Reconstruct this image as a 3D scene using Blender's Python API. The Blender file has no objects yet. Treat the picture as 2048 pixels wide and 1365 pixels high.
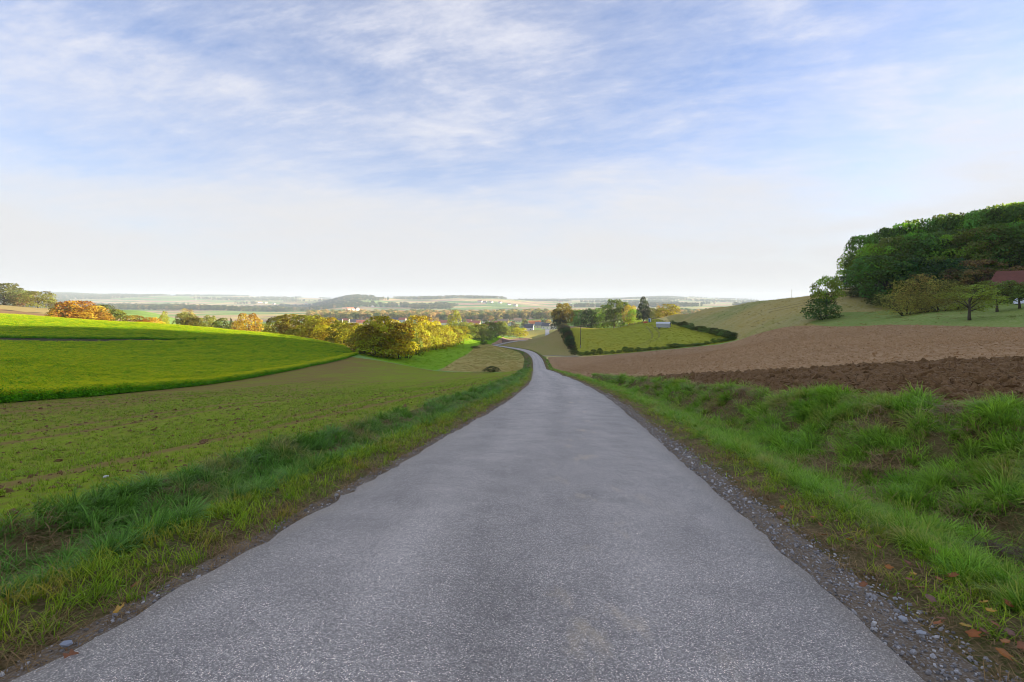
import bpy, math, random
import numpy as np
from mathutils import Vector, Matrix, Euler
from mathutils.geometry import delaunay_2d_cdt
R = math.radians
rng = np.random.default_rng(7)
random.seed(7)
scene = bpy.context.scene
COL = scene.collection
# tuning
EXPOSURE = 1.95
SKY_STRENGTH = 0.088
SKY_TINT = (0.64, 0.73, 1.06)
CLOUD_HI = (2.85, 2.83, 2.98)
CLOUD_LO = (2.36, 2.36, 2.40)
CLOUD_AMT = 0.66
CLOUD_X, CLOUD_Y = 0.9, 0.25
HAZE = 1.15e-4
CONTROL = [
(-7.5,-60,7.6),(-3.95,-30,3.78),(-1.6,-10,1.26),(-0.41,0,0),(0.18,5,-0.63),(0.77,10,-1.26),(1.36,15,-1.89),(2.12,22.2,-2.8),
(2.75,30,-3.78),(3.3,37.3,-4.7),(4.1,52,-6.55),(4.94,70.6,-8.9),(6.4,105,-13.2),(7.7,135,-17),(8.8,163,-20.5),(9.9,191,-22.2),
(10.6,222,-23.7),(9,247,-24),(5.2,268,-24.6),(-0.3,290,-25.7),(-8,318,-27.2),(-11.4,336,-28.4),(-9,360,-29.8),(-1.2,400,-31.5),
(10.2,440,-33.3),(30,500,-37.5),(45,560,-40.5),(3.19,-30,4.68),(-8.49,-30,3.8),(5.305,-12,2.412),(-6.375,-12,1.532),(6.73,0,0.9),
(-4.95,0,0.02),(7.202,4,0.396),(-4.478,4,-0.484),(7.674,8,-0.108),(-4.006,8,-0.988),(7.596,12,-0.712),(-3.534,12,-1.492),(7.506,16,-1.316),
(-3.074,16,-1.996),(7.963,24,-2.402),(-2.275,24,-3.006),(8.417,37,-4.162),(-1.263,37,-4.642),(8.957,55,-6.555),(-0.3045,55,-6.909),(9.479,80,-9.875),
(0.799,80,-10.08),(10.76,110,-13.78),(2.077,110,-13.83),(12.04,140,-17.62),(3.356,140,-17.62),(15,15,-0.26),(30,30,-0.95),(27,27,-0.873),
(66,66,-2.045),(19.14,29,-1.898),(69.02,155,-10.31),(72.19,120,-4.594),(28.55,215,-22.02),(16.48,222,-23.21),(20.92,45,-3.773),(18.87,70,-7.729),
(28.69,130,-13.73),(43.96,62,-3.344),(39.52,95,-7.777),(47.81,85,-5.141),(109.9,169,4.801),(110.6,190,2.984),(111,212,1.811),(109.2,235,0.3525),
(108.3,280,-2.875),(101.9,320,-7.562),(75.94,135,-3.773),(74.38,160,-7.094),(85.08,220,-9.242),(93.44,130,-1.039),(112.1,165,5.689),(80.66,100,-1.43),
(74.73,84,-1.781),(92,92,0.4219),(107.2,108,1.711),(130,130,7),(150,165,9),(178,124,26),(150,60,27),(160,97,26),  # hill out of view on the right, raised to keep sun off the foreground
(120,30,17),(90,40,3.8),(150,0,29),(100,0,8.5),(60,0,4.6),(30,0,1.9),(140,-60,26),(60,-60,13),
(150,190,5),(150,235,-1),(150,280,-10),(140,340,-18),(130,420,-28),(230,200,2),(240,100,16),(250,0,20),
(250,300,-15),(260,-100,20),(400,100,-5),(400,300,-25),(44.69,260,-21.35),(68.42,310,-16.66),(43.07,350,-17.98),(87.02,335,-12.24),
(62.42,170,-13.44),(79.89,270,-13.53),(94.04,300,-11.39),(55.25,205,-16.52),(39.45,400,-19.98),(50,450,-31),(95,420,-25),(70,520,-38),
(25.2,300,-24.87),(26.59,225,-22.89),(29.69,400,-25.06),(18.22,455,-32.27),(38.12,640,-41.62),(18.16,600,-40.69),(52.5,560,-35.69),(-25,25,-3.505),
(-29.62,45,-6.19),(-45.88,145,-14.5),(-22.56,150,-19.3),(-8.75,140,-18.32),(1.906,122,-15.89),(-34.72,75,-9.34),(-9,9,-1.576),(-8.836,14.5,-2.182),
(-9.492,30,-4.066),(-8.496,50,-7.045),(-24.06,110,-14.08),(-12.02,17,-2.65),(-60,60,-5.531),(-64.25,85,-8.461),(-105,105,-6.703),(-86.92,115,-8.607),
(-82.27,135,-9.442),(-150,150,-5.092),(-185,185,-4.281),(-137.9,195,-8.021),(-86.54,185,-11.15),(-67.07,170,-12.28),(-48.09,152,-14.23),(-60.18,130,-11.2),
(-162.2,190,-6.107),(-112.1,190,-9.447),(-60,0,-1.2),(-20,0,-0.25),(-120,20,-2),(-100,-60,3),(-30,-30,3.2),(-30,-80,9),
(-250,0,-3),(-250,100,-3.5),(-193.1,240,-11.39),(-164.6,250,-16.08),(-123,250,-20.96),(-60,235,-22.5),(-30,250,-22),(-250,250,-5.336),
(-224.4,250,-6.801),(-330,330,-1.723),(-296.2,330,-4.623),(-400,330,3),(-330,450,-8),(-200,350,-20),(-100,330,-28),(-150,450,-36),
(-50,400,-30.5),(-40,480,-35),(-400,250,0),(-600,500,-5),(-600,700,-25),(-420,600,-28),(-32.87,165,-18.16),(-30.08,200,-19.01),
(-17.5,280,-23.11),(-19.29,250,-22.91),(-4.453,190,-20.77),(-9.375,400,-27.41),(-39.96,155,-16.06),(-39.96,330,-20.41),(-1386,800,-20),(-1905,1100,-46),
(-2771,1600,-46),(-3984,2300,-45),(-953.4,800,-45),(-1311,1100,-46),(-1907,1600,-46),(-2741,2300,-45),(-520.2,620,-41),(-671.3,800,-45),
(-923,1100,-46),(-1343,1600,-46),(-1930,2300,-45),(-358,620,-41),(-461.9,800,-45),(-635.1,1100,-46),(-923.8,1600,-46),(-1328,2300,-45),
(-225.7,620,-41),(-291.2,800,-45),(-400.4,1100,-46),(-582.4,1600,-46),(-837.1,2300,-45),(-109.3,620,-41),(-141.1,800,-45),(-194,1100,-46),
(-282.1,1600,-46),(-405.6,2300,-45),(0,620,-41),(0,800,-45),(0,1100,-46),(0,1600,-46),(0,2300,-45),(109.3,620,-41),
(141.1,800,-45),(194,1100,-46),(282.1,1600,-46),(405.6,2300,-45),(225.7,620,-41),(291.2,800,-45),(400.4,1100,-46),(582.4,1600,-46),
(837.1,2300,-45),(635.1,1100,-46),(923.8,1600,-46),(1328,2300,-45),(923,1100,-26),(1343,1600,-26),(1930,2300,-25),(1311,1100,-26),
(1907,1600,-26),(2741,2300,-25),(1905,1100,-26),(2771,1600,-26),(3984,2300,-25),(-1.127e+04,6000,95.25),(-8079,4300,9.898),(-6012,3200,-17.25),
(-8344,6000,83.53),(-5980,4300,1.5),(-4450,3200,-23.5),(-6000,6000,60.09),(-4300,4300,-15.3),(-3200,3200,-36),(-5414,6000,60.09),(-3880,4300,-15.3),
(-2888,3200,-36),(-4652,6000,48.38),(-3334,4300,-23.7),(-2481,3200,-42.25),(-4066,6000,48.38),(-2914,4300,-23.7),(-2169,3200,-42.25),(-3363,6000,19.08),
(-2410,4300,-44.69),(-1794,3200,-57.88),(-2719,6000,1.5),(-1948,4300,-57.29),(-1450,3200,-67.25),(-2367,6000,-4.359),(-1696,4300,-61.49),(-1262,3200,-70.38),
(-1361,4300,18.3),(-917.6,2900,-43.81),(-1123,3550,-15.83),(-2057,6500,-17.54),(-1109,4300,18.3),(-747.7,2900,-43.81),(-915.2,3550,-15.83),(-1676,6500,-17.54),
(-730.7,4300,9.898),(-492.8,2900,-43.81),(-603.2,3550,-15.83),(-1104,6500,-17.54),(-436.7,4300,18.3),(-294.5,2900,-43.81),(-360.5,3550,-15.83),(-660.2,6500,-17.54),
(-142.8,4300,5.699),(-96.29,2900,-43.81),(-117.9,3550,-15.83),(-215.8,6500,-17.54),(482.4,6500,-4.848),(334,4500,-29.26),(237.5,3200,-39.12),(1117,6500,-4.848),
(773.4,4500,-29.26),(550,3200,-39.12),(1942,6500,20.54),(1345,4500,-29.26),(956.2,3200,-39.12),(2387,6500,7.848),(1652,4500,-29.26),(1175,3200,-39.12),
(2895,6500,-11.2),(2004,4500,-29.26),(1425,3200,-39.12),(4291,6500,-17.54),(2971,4500,-29.26),(2112,3200,-39.12),(6830,6500,1.5),(4729,4500,-29.26),
(3362,3200,-39.12),(1.127e+04,6500,33.24),(7805,4500,-29.26),(5550,3200,-39.12),(-1.691e+04,9000,-7.289),(-2.63e+04,1.4e+04,-25.84),(-1.339e+04,9000,-7.289),(-2.084e+04,1.4e+04,-25.84),
(-9879,9000,-7.289),(-1.537e+04,1.4e+04,-25.84),(-6363,9000,-7.289),(-9898,1.4e+04,-25.84),(-2848,9000,-7.289),(-4430,1.4e+04,-25.84),(668,9000,-7.289),(1039,1.4e+04,-25.84),
(4184,9000,-7.289),(6508,1.4e+04,-25.84),(7699,9000,-7.289),(1.198e+04,1.4e+04,-25.84),(1.121e+04,9000,-7.289),(1.745e+04,1.4e+04,-25.84),(1.473e+04,9000,-7.289),(2.291e+04,1.4e+04,-25.84),
]
ROAD = [(-7.5, -60, 7.6), (-3.95, -30, 3.78), (-1.6, -10, 1.26), (-0.41, 0, 0), (0.18, 5, -0.63), (0.77, 10, -1.26), (1.36, 15, -1.89), (2.12, 22.2, -2.8), (2.75, 30, -3.78), (3.3, 37.3, -4.7), (4.1, 52, -6.55), (4.94, 70.6, -8.9), (6.4, 105, -13.2), (7.7, 135, -17.0), (8.8, 163, -20.5), (9.9, 191, -22.2), (10.6, 222, -23.7), (9.0, 247, -24.0), (5.2, 268, -24.6), (-0.3, 290, -25.7), (-8, 318, -27.2), (-11.4, 336, -28.4), (-9.0, 360, -29.8), (-1.2, 400, -31.5), (10.2, 440, -33.3), (30, 500, -37.5), (45, 560, -40.5)]
RUT1 = [(81.7, 297.4), (77.5, 273.9), (72.4, 249.9), (67.1, 232.0), (60.9, 218.4), (53.9, 208.5), (47.6, 206.2), (47.3, 207.0), (53.3, 209.2), (60.1, 218.8), (66.3, 232.3), (71.5, 250.1), (76.6, 274.1), (80.8, 297.6)]
RUT2 = [(78.6, 298.0), (74.4, 274.5), (69.3, 250.7), (64.1, 233.1), (58.1, 220.0), (51.7, 210.8), (46.5, 209.2), (46.2, 210.0), (51.1, 211.5), (57.3, 220.4), (63.3, 233.4), (68.4, 250.9), (73.5, 274.7), (77.7, 298.2)]

# ---------------------------------------------------------------- camera, sky, sun, exposure
cam_d = bpy.data.cameras.new('camera'); cam = bpy.data.objects.new('camera', cam_d); COL.objects.link(cam)
cam.location = (0, 0, 1.5); cam.rotation_euler = (R(90), 0, 0)
cam_d.sensor_width = 36; cam_d.lens = 18; cam_d.shift_y = -82.5/2048
cam_d.clip_start = .05; cam_d.clip_end = 40000
scene.camera = cam
scene.view_settings.view_transform = 'Standard'; scene.view_settings.look = 'None'
scene.view_settings.exposure = EXPOSURE; scene.view_settings.gamma = 1
scene.view_settings.use_curve_mapping = False

def nd(nt, kind, ins=None, **props):
    n = nt.nodes.new(kind)
    for k, v in props.items(): setattr(n, k, v)
    for k, v in (ins or {}).items():
        s = n.inputs[k]
        if isinstance(v, bpy.types.NodeSocket): nt.links.new(v, s)
        elif isinstance(v, bpy.types.Node): nt.links.new(v.outputs[0], s)
        else:
            if hasattr(s, 'default_value'):
                if s.type == 'RGBA' and len(v) == 3: v = (*v, 1)
                s.default_value = v
    return n
def ramp(nt, fac, stops, interp='LINEAR'):
    n = nd(nt, 'ShaderNodeValToRGB', {0: fac}); cr = n.color_ramp; cr.interpolation = interp
    while len(cr.elements) < len(stops): cr.elements.new(.5)
    for e, (p, c) in zip(cr.elements, stops):
        e.position = p; e.color = (c, c, c, 1) if isinstance(c, (int, float)) else (*c, 1)
    return n.outputs[0]
def mixc(nt, f, a, b, mode='MIX'):
    n = nd(nt, 'ShaderNodeMix', data_type='RGBA', blend_type=mode)
    for i, v in ((0, f), (6, a), (7, b)):
        s = n.inputs[i]
        if isinstance(v, bpy.types.NodeSocket): nt.links.new(v, s)
        else: s.default_value = v if not isinstance(v, tuple) else (*v, 1)[:4]
    return n.outputs[2]
def mth(nt, op, a, b=0., c=None):
    n = nd(nt, 'ShaderNodeMath', operation=op)
    for i, v in enumerate((a, b) if c is None else (a, b, c)):
        if isinstance(v, bpy.types.NodeSocket): nt.links.new(v, n.inputs[i])
        else: n.inputs[i].default_value = v
    return n.outputs[0]
def noise(nt, vec, scale, detail=4, rough=.55, dist=0, dims='3D'):
    return nd(nt, 'ShaderNodeTexNoise', {'Vector': vec, 'Scale': scale, 'Detail': detail, 'Roughness': rough, 'Distortion': dist}, noise_dimensions=dims).outputs[0]
def mapping(nt, vec, rot=(0,0,0), scale=(1,1,1), loc=(0,0,0)):
    return nd(nt, 'ShaderNodeMapping', {'Vector': vec, 'Rotation': rot, 'Scale': scale, 'Location': loc}).outputs[0]

SUN_EL, SUN_AZ = R(7.0), R(10.0)          # azimuth counted from +X (right of the road) towards +Y
sun_dir = Vector((math.cos(SUN_EL)*math.cos(SUN_AZ), math.cos(SUN_EL)*math.sin(SUN_AZ), math.sin(SUN_EL)))
sd = bpy.data.lights.new('sun', 'SUN'); sd.energy = 5.0; sd.angle = R(.55); sd.color = (1, .83, .58)
sun = bpy.data.objects.new('sun', sd); COL.objects.link(sun)
sun.rotation_euler = (-sun_dir).to_track_quat('-Z', 'Y').to_euler(); sun.location = (60, 0, 60)

world = bpy.data.worlds.new('World'); scene.world = world; world.use_nodes = True
nt = world.node_tree; nt.nodes.clear()
sky = nd(nt, 'ShaderNodeTexSky', sky_type='NISHITA', sun_disc=False, sun_elevation=SUN_EL, sun_rotation=R(90)-SUN_AZ,
         altitude=450, air_density=1.0, dust_density=1.2, ozone_density=1.6)
tc = nd(nt, 'ShaderNodeTexCoord').outputs['Generated']
sep = nd(nt, 'ShaderNodeSeparateXYZ', {0: tc})
zz = mth(nt, 'MAXIMUM', sep.outputs[2], 0.)
inv = mth(nt, 'DIVIDE', 1., mth(nt, 'ADD', zz, .13))
pl = nd(nt, 'ShaderNodeVectorMath', {0: tc, 'Scale': inv}, operation='SCALE').outputs[0]
pl2 = mapping(nt, pl, rot=(0, 0, R(28)), scale=(.85, 1.15, 0), loc=(CLOUD_X, CLOUD_Y, 0))
warp = nd(nt, 'ShaderNodeTexNoise', {'Vector': pl2, 'Scale': .9, 'Detail': 3}).outputs[1]
pl3 = mixc(nt, .35, pl2, warp, 'ADD')
big = noise(nt, pl3, .75, 7, .56)
fine = noise(nt, pl3, 2.6, 9, .66)
rip = noise(nt, mapping(nt, pl3, rot=(0, 0, R(-55)), scale=(5., 11., 1)), 1., 6, .7)
cl = mth(nt, 'ADD', mth(nt, 'MULTIPLY', big, .44), mth(nt, 'ADD', mth(nt, 'MULTIPLY', fine, .34), mth(nt, 'MULTIPLY', rip, .22)))
cm = ramp(nt, cl, [(.42, 0.), (.50, .34), (.60, 1.)])
veil = ramp(nt, mth(nt, 'ADD', zz, mth(nt, 'MULTIPLY', mth(nt, 'SUBTRACT', .5, big), .45)), [(0., 1.), (.08, .95), (.17, .72), (.26, .36), (.40, .10), (.6, 0.)])
cov = mth(nt, 'ADD', mth(nt, 'MULTIPLY', cm, CLOUD_AMT), .10)
cov = mth(nt, 'MINIMUM', mth(nt, 'ADD', cov, mth(nt, 'MULTIPLY', veil, mth(nt, 'SUBTRACT', 1.0, cov))), 1.)
skyc = mixc(nt, 1., sky.outputs[0], SKY_TINT, 'MULTIPLY')
sat = nd(nt, 'ShaderNodeHueSaturation', {'Saturation': 1.0, 'Color': skyc}).outputs[0]
cloudc = mixc(nt, veil, CLOUD_HI, CLOUD_LO)
bgc = mixc(nt, cov, sat, cloudc)
bg = nd(nt, 'ShaderNodeBackground', {'Color': bgc, 'Strength': SKY_STRENGTH})
nt.links.new(bg.outputs[0], nd(nt, 'ShaderNodeOutputWorld').inputs[0])
scene.cycles.pixel_filter_type = 'BLACKMAN_HARRIS'; scene.cycles.filter_width = 1.0
scene.cycles.max_bounces = 6; scene.cycles.diffuse_bounces = 3; scene.cycles.transmission_bounces = 3
scene.cycles.glossy_bounces = 2; scene.cycles.volume_bounces = 0; scene.cycles.transparent_max_bounces = 4
scene.cycles.caustics_reflective = False; scene.cycles.caustics_refractive = False
# ---------------------------------------------------------------- terrain height
_C = np.array(CONTROL, float)
_RD = np.array(ROAD, float)
def _map(x, y):
    r = np.sqrt(x*x + y*y) + 1e-6
    k = np.log1p(r/12.0)/r
    return x*k, y*k, r
def _tps(d2): return d2*np.log(d2 + 1e-12)*.5
_qx, _qy, _qr = _map(_C[:,0], _C[:,1])
_W = _C[:,2]/(_qr + 12.0)
def _fit(lam=2e-4):
    n = len(_C)
    K = _tps((_qx[:,None]-_qx)**2 + (_qy[:,None]-_qy)**2) + lam*np.eye(n)
    Q = np.stack([np.ones(n), _qx, _qy], 1)
    A = np.zeros((n+3, n+3)); A[:n,:n] = K; A[:n,n:] = Q; A[n:,:n] = Q.T
    return np.linalg.solve(A, np.concatenate([_W, np.zeros(3)]))
_S = _fit()
def base_z(x, y):
    x = np.atleast_1d(np.asarray(x, float)); y = np.atleast_1d(np.asarray(y, float))
    out = np.empty(len(x))
    for i in range(0, len(x), 20000):
        a, b, r = _map(x[i:i+20000], y[i:i+20000])
        K = _tps((a[:,None]-_qx)**2 + (b[:,None]-_qy)**2)
        out[i:i+20000] = (K @ _S[:-3] + _S[-3] + _S[-2]*a + _S[-1]*b)*(r + 12.0)
    return out
def _catmull(P, n=24):
    o = []
    for i in range(len(P)-1):
        p0 = P[max(i-1,0)]; p1 = P[i]; p2 = P[i+1]; p3 = P[min(i+2,len(P)-1)]
        h = np.linalg.norm(p2-p1)
        m1 = (p2-p0)/max(np.linalg.norm(p2-p0),1e-6)*h; m2 = (p3-p1)/max(np.linalg.norm(p3-p1),1e-6)*h
        for k in range(n):
            t = k/n
            o.append((2*t**3-3*t*t+1)*p1+(t**3-2*t*t+t)*m1+(-2*t**3+3*t*t)*p2+(t**3-t*t)*m2)
    o.append(P[-1]); return np.array(o)
RC = _catmull(_RD)                       # dense road centre line
_z = RC[:,2].copy()
for _ in range(60): _z[1:-1] = .25*_z[:-2]+.5*_z[1:-1]+.25*_z[2:]
RC[:,2] = _z
_T = np.gradient(RC[:,:2], axis=0); _T /= np.linalg.norm(_T, axis=1)[:,None]
HALF = 2.14
def road_frame(x, y):
    """signed lateral distance from the centre line (right positive), road height there, station"""
    x = np.atleast_1d(np.asarray(x, float)); y = np.atleast_1d(np.asarray(y, float))
    d = np.full(len(x), 1e3); z = np.zeros(len(x)); s = np.zeros(len(x), int)
    near = np.where((y > -70) & (y < 575) & (np.abs(x) < 90))[0]
    for i in range(0, len(near), 20000):
        n = near[i:i+20000]
        D = (x[n,None]-RC[:,0])**2 + (y[n,None]-RC[:,1])**2
        j = D.argmin(1)
        lat = (x[n]-RC[j,0])*_T[j,1] - (y[n]-RC[j,1])*_T[j,0]
        lon = (x[n]-RC[j,0])*_T[j,0] + (y[n]-RC[j,1])*_T[j,1]
        jn = np.clip(j+np.sign(lon).astype(int), 0, len(RC)-1)
        L = np.hypot(RC[jn,0]-RC[j,0], RC[jn,1]-RC[j,1])+1e-6
        f = np.clip(np.abs(lon)/L, 0, 1)
        d[n] = np.where(np.sqrt(D.min(1)) > np.abs(lat)+6, np.sqrt(D.min(1))*np.sign(lat+1e-9), lat)
        z[n] = RC[j,2]*(1-f)+RC[jn,2]*f; s[n] = j
    return d, z, s
def _ss(a, b, t):
    t = np.clip((t-a)/(b-a), 0, 1); return t*t*(3-2*t)
def bank_top(y): return np.interp(y, [8,16,37,80], [5,3.9,3,2])
def bank_rise(y): return np.interp(y, [8,16,37,80,120], [.9,.7,.5,.2,0.])
_hash = np.random.default_rng(99).random(1 << 16)
def vnoise(x, y, seed=0):
    x = np.asarray(x, float) + seed*17.31; y = np.asarray(y, float) - seed*9.77
    i = np.floor(x).astype(int); j = np.floor(y).astype(int); f = x-i; g = y-j
    f = f*f*(3-2*f); g = g*g*(3-2*g)
    h = lambda a, b: _hash[(a*7919 + b*104729 + seed*31) & 65535]
    return (h(i,j)*(1-f)+h(i+1,j)*f)*(1-g) + (h(i,j+1)*(1-f)+h(i+1,j+1)*f)*g
def fbm(x, y, o=4, seed=0):
    s = 0; a = .5
    for k in range(o): s = s + a*vnoise(x*2**k, y*2**k, seed+k); a *= .5
    return s/(1-.5**o)
def height(x, y, under=True):
    x = np.atleast_1d(np.asarray(x, float)); y = np.atleast_1d(np.asarray(y, float))
    z = base_z(x, y); d, zr, s = road_frame(x, y)
    sy = RC[s,1]; fade = np.interp(sy, [60,140,240], [1,.45,.25])
    e = np.abs(d) - HALF
    R = d > 0
    dt = bank_top(sy); br = bank_rise(sy)
    u = np.clip((e-2.5)/(dt-2.5+1e-6), 0, 1)
    pr = np.interp(e, [-.3,0,.45,.8,1.15,1.5,2.0,2.5], [-.14,-.035,-.05,-.02,.02,-.08,-.30,-.27])*np.where(e > .45, fade, 1)
    pr = np.where(e > 2.5, -.27*fade*(1-u) + br*(u*u*(3-2*u)*.5+u*.5), pr)
    pl = np.interp(e, [-.3,0,.35,.7,1.0,1.5,2.1,2.5], [-.14,-.035,-.05,.0,-.01,-.28,-.12,.02])*np.where(e > .45, fade, 1)
    prof = zr + np.where(R, pr, pl)
    lump_ = (fbm(x*1.6, y*1.6, 3, 71)-.5)*.42*np.where(R, _ss(1.6, 2.4, e)*(1-_ss(dt-.3, dt+.6, e)), _ss(1.1, 1.6, e)*(1-_ss(2.0, 2.5, e))*.7)*np.clip(1.2-sy/160, 0, 1)
    prof = prof + lump_
    w = np.where(R, _ss(dt, dt+3, e), _ss(2.4, 7, e))
    z = prof*(1-w) + z*w
    return z
# ---------------------------------------------------------------- helpers
def tag(o, label=None, cat=None, group=None, kind=None):
    if label: o['label'] = label
    if cat: o['category'] = cat
    if group: o['group'] = group
    if kind: o['kind'] = kind
    return o
def empty(name, loc, rz=0., scale=(1,1,1)):
    o = bpy.data.objects.new(name, None); COL.objects.link(o)
    o.location = loc; o.rotation_euler = (0, 0, rz); o.scale = scale; o.empty_display_size = .2
    return o
def mesh_np(name, V, faces, mats=(), smooth=False, tint=None, midx=None):
    """V (n,3); faces: (m,3) / (m,4) array or list of index lists"""
    me = bpy.data.meshes.new(name)
    V = np.asarray(V, np.float32)
    if isinstance(faces, np.ndarray):
        k = faces.shape[1]; m = len(faces)
        me.vertices.add(len(V)); me.vertices.foreach_set('co', V.ravel())
        me.loops.add(m*k); me.loops.foreach_set('vertex_index', faces.astype(np.int32).ravel())
        me.polygons.add(m); me.polygons.foreach_set('loop_start', np.arange(0, m*k, k, dtype=np.int32))
        me.update(calc_edges=True)
    else:
        me.from_pydata([tuple(map(float, v)) for v in V], [], [list(map(int, f)) for f in faces]); me.update()
    for mt in mats: me.materials.append(mt)
    if midx is not None: me.polygons.foreach_set('material_index', np.asarray(midx, np.int32))
    if smooth: me.polygons.foreach_set('use_smooth', np.ones(len(me.polygons), bool))
    if tint is not None:
        a = me.attributes.new('tint', 'FLOAT', 'POINT'); a.data.foreach_set('value', np.asarray(tint, np.float32))
    return me
def obj(name, me, parent=None, loc=(0,0,0), rot=(0,0,0), color=None):
    o = bpy.data.objects.new(name, me); COL.objects.link(o)
    o.parent = parent; o.location = loc; o.rotation_euler = rot
    if color: o.color = (*color, 1)
    return o
def H(x, y): return float(height([x], [y])[0])
# geometry collector for boxes, tubes
class MB:
    def __init__(s): s.v = []; s.f = []; s.m = []
    def add(s, V, Fc, m=0):
        o = len(s.v); s.v += [tuple(p) for p in V]; s.f += [[i+o for i in f] for f in Fc]; s.m += [m]*len(Fc); return s
    def box(s, x0, x1, y0, y1, z0, z1, m=0):
        V = [(x0,y0,z0),(x1,y0,z0),(x1,y1,z0),(x0,y1,z0),(x0,y0,z1),(x1,y0,z1),(x1,y1,z1),(x0,y1,z1)]
        return s.add(V, [(3,2,1,0),(4,5,6,7),(0,1,5,4),(1,2,6,5),(2,3,7,6),(3,0,4,7)], m)
    def prism(s, prof, y0, y1, m=0):
        """profile of (x,z) points, extruded along y"""
        n = len(prof); V = [(x, y0, z) for x, z in prof] + [(x, y1, z) for x, z in prof]
        return s.add(V, [list(range(n)), list(range(2*n-1, n-1, -1))] + [(i, i+n, (i+1) % n+n, (i+1) % n) for i in range(n)], m)
    def tube(s, pts, rad, n=6, m=0, cap=True):
        pts = [Vector(p) for p in pts]; V = []; Fc = []
        for i, p in enumerate(pts):
            t = (pts[min(i+1, len(pts)-1)]-pts[max(i-1, 0)]).normalized()
            a = t.orthogonal().normalized(); b = t.cross(a)
            r = rad[i] if isinstance(rad, (list, tuple)) else rad
            for k in range(n):
                w = 2*math.pi*k/n; V.append(p + (a*math.cos(w)+b*math.sin(w))*r)
        for i in range(len(pts)-1):
            for k in range(n): Fc.append((i*n+k, i*n+(k+1) % n, (i+1)*n+(k+1) % n, (i+1)*n+k))
        if cap: Fc += [list(range(n))[::-1], [(len(pts)-1)*n+k for k in range(n)]]
        return s.add(V, Fc, m)
    def mesh(s, name, mats, smooth=False):
        return mesh_np(name, np.array(s.v), s.f, mats, smooth, midx=s.m)
    def obj(s, name, mat, parent=None, smooth=False, **k):
        return obj(name, s.mesh(name, mat if isinstance(mat, (list, tuple)) else [mat], smooth), parent, **k)

# ---------------------------------------------------------------- materials
def new_mat(name):
    m = bpy.data.materials.new(name); m.use_nodes = True; m.node_tree.nodes.clear(); return m, m.node_tree
def finish(nt, shader): nt.links.new(shader.outputs[0] if isinstance(shader, bpy.types.Node) else shader, nd(nt, 'ShaderNodeOutputMaterial').inputs[0])
def principled(nt, col, rough=.8, normal=None, spec=.3):
    i = {'Roughness': rough, 'Base Color': col, 'Specular IOR Level': spec}
    if normal is not None: i['Normal'] = normal
    return nd(nt, 'ShaderNodeBsdfPrincipled', i)
def bump(nt, h, strength=.5, dist=.05): return nd(nt, 'ShaderNodeBump', {'Height': h, 'Strength': strength, 'Distance': dist}).outputs[0]
def pos(nt): return nd(nt, 'ShaderNodeNewGeometry').outputs['Position']
ROAD_ROT = -math.atan(.118)
def soil_mat(name, c1, c2, c3, s_big=.06, s_mid=.6, s_fine=14, bmp=.6, bdist=.04, rows=None, fine_lo=.42, fine_hi=.62, rough=.95, spec=.03, rowrot=ROAD_ROT):
    m, nt = new_mat(name); p = pos(nt)
    v = mapping(nt, p, rot=(0, 0, rowrot), scale=(1, rows or 1, 1))
    a = noise(nt, v, s_big, 3); b = noise(nt, v, s_mid, 4); f = noise(nt, v, s_fine, 5, .65)
    c = mixc(nt, ramp(nt, a, [(.38, 0.), (.62, 1.)]), c1, c2)
    c = mixc(nt, mth(nt, 'MULTIPLY', ramp(nt, b, [(.4, 0.), (.65, 1.)]), .6), c, mixc(nt, .5, c1, c3))
    c = mixc(nt, ramp(nt, f, [(fine_lo, 0.), (fine_hi, 1.)]), c, c3)
    hgt = mth(nt, 'ADD', mth(nt, 'MULTIPLY', b, .8), f)
    finish(nt, principled(nt, c, rough, bump(nt, hgt, bmp, bdist), spec)); return m
M = {}
def plain(name, col, rough=.7, var=.12, scale=3., spec=.3, metal=0.):
    m, nt = new_mat(name); p = nd(nt, 'ShaderNodeTexCoord').outputs['Object']
    f = noise(nt, p, scale, 5, .6)
    c = mixc(nt, f, tuple(x*(1-var*1.6) for x in col), tuple(min(1, x*(1+var*1.6)) for x in col))
    sh = principled(nt, c, rough, bump(nt, f, .15, .02), spec); sh.inputs['Metallic'].default_value = metal
    finish(nt, sh); M[name] = m; return m

# asphalt: light aggregate in dark binder, worn wheel paths, dusty patches
m, nt = new_mat('asphalt'); p = pos(nt)
lat = nd(nt, 'ShaderNodeAttribute', attribute_name='lat').outputs['Fac']
vo = nd(nt, 'ShaderNodeTexVoronoi', {'Vector': p, 'Scale': 150.}, feature='F1')
vr = nd(nt, 'ShaderNodeSeparateColor', {0: vo.outputs['Color']}).outputs[0]
vo2 = nd(nt, 'ShaderNodeTexVoronoi', {'Vector': p, 'Scale': 78.}, feature='F1')
vr2 = nd(nt, 'ShaderNodeSeparateColor', {0: vo2.outputs['Color']}).outputs[1]
st = ramp(nt, vr, [(0., .09), (.4, .21), (.72, .36), (.9, .54), (1., .80)])
st2 = ramp(nt, vr2, [(0., 0.), (.80, 0.), (.86, .55), (1., 1.)])
core = ramp(nt, vo2.outputs['Distance'], [(.16, 1.), (.42, 0.)])
st = mixc(nt, mth(nt, 'MULTIPLY', st2, core), st, (.60, .60, .61))
bind = ramp(nt, vo.outputs['Distance'], [(.25, 0.), (.62, .75)])
st = mixc(nt, bind, st, (.125, .12, .125))
wear = noise(nt, mapping(nt, p, rot=(0, 0, ROAD_ROT), scale=(1, .12, 1)), .9, 5, .6)
st = mixc(nt, 1., st, ramp(nt, wear, [(.32, .84), (.5, .99), (.68, 1.16)]), 'MULTIPLY')
blot = noise(nt, p, 1.7, 6, .65)
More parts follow.
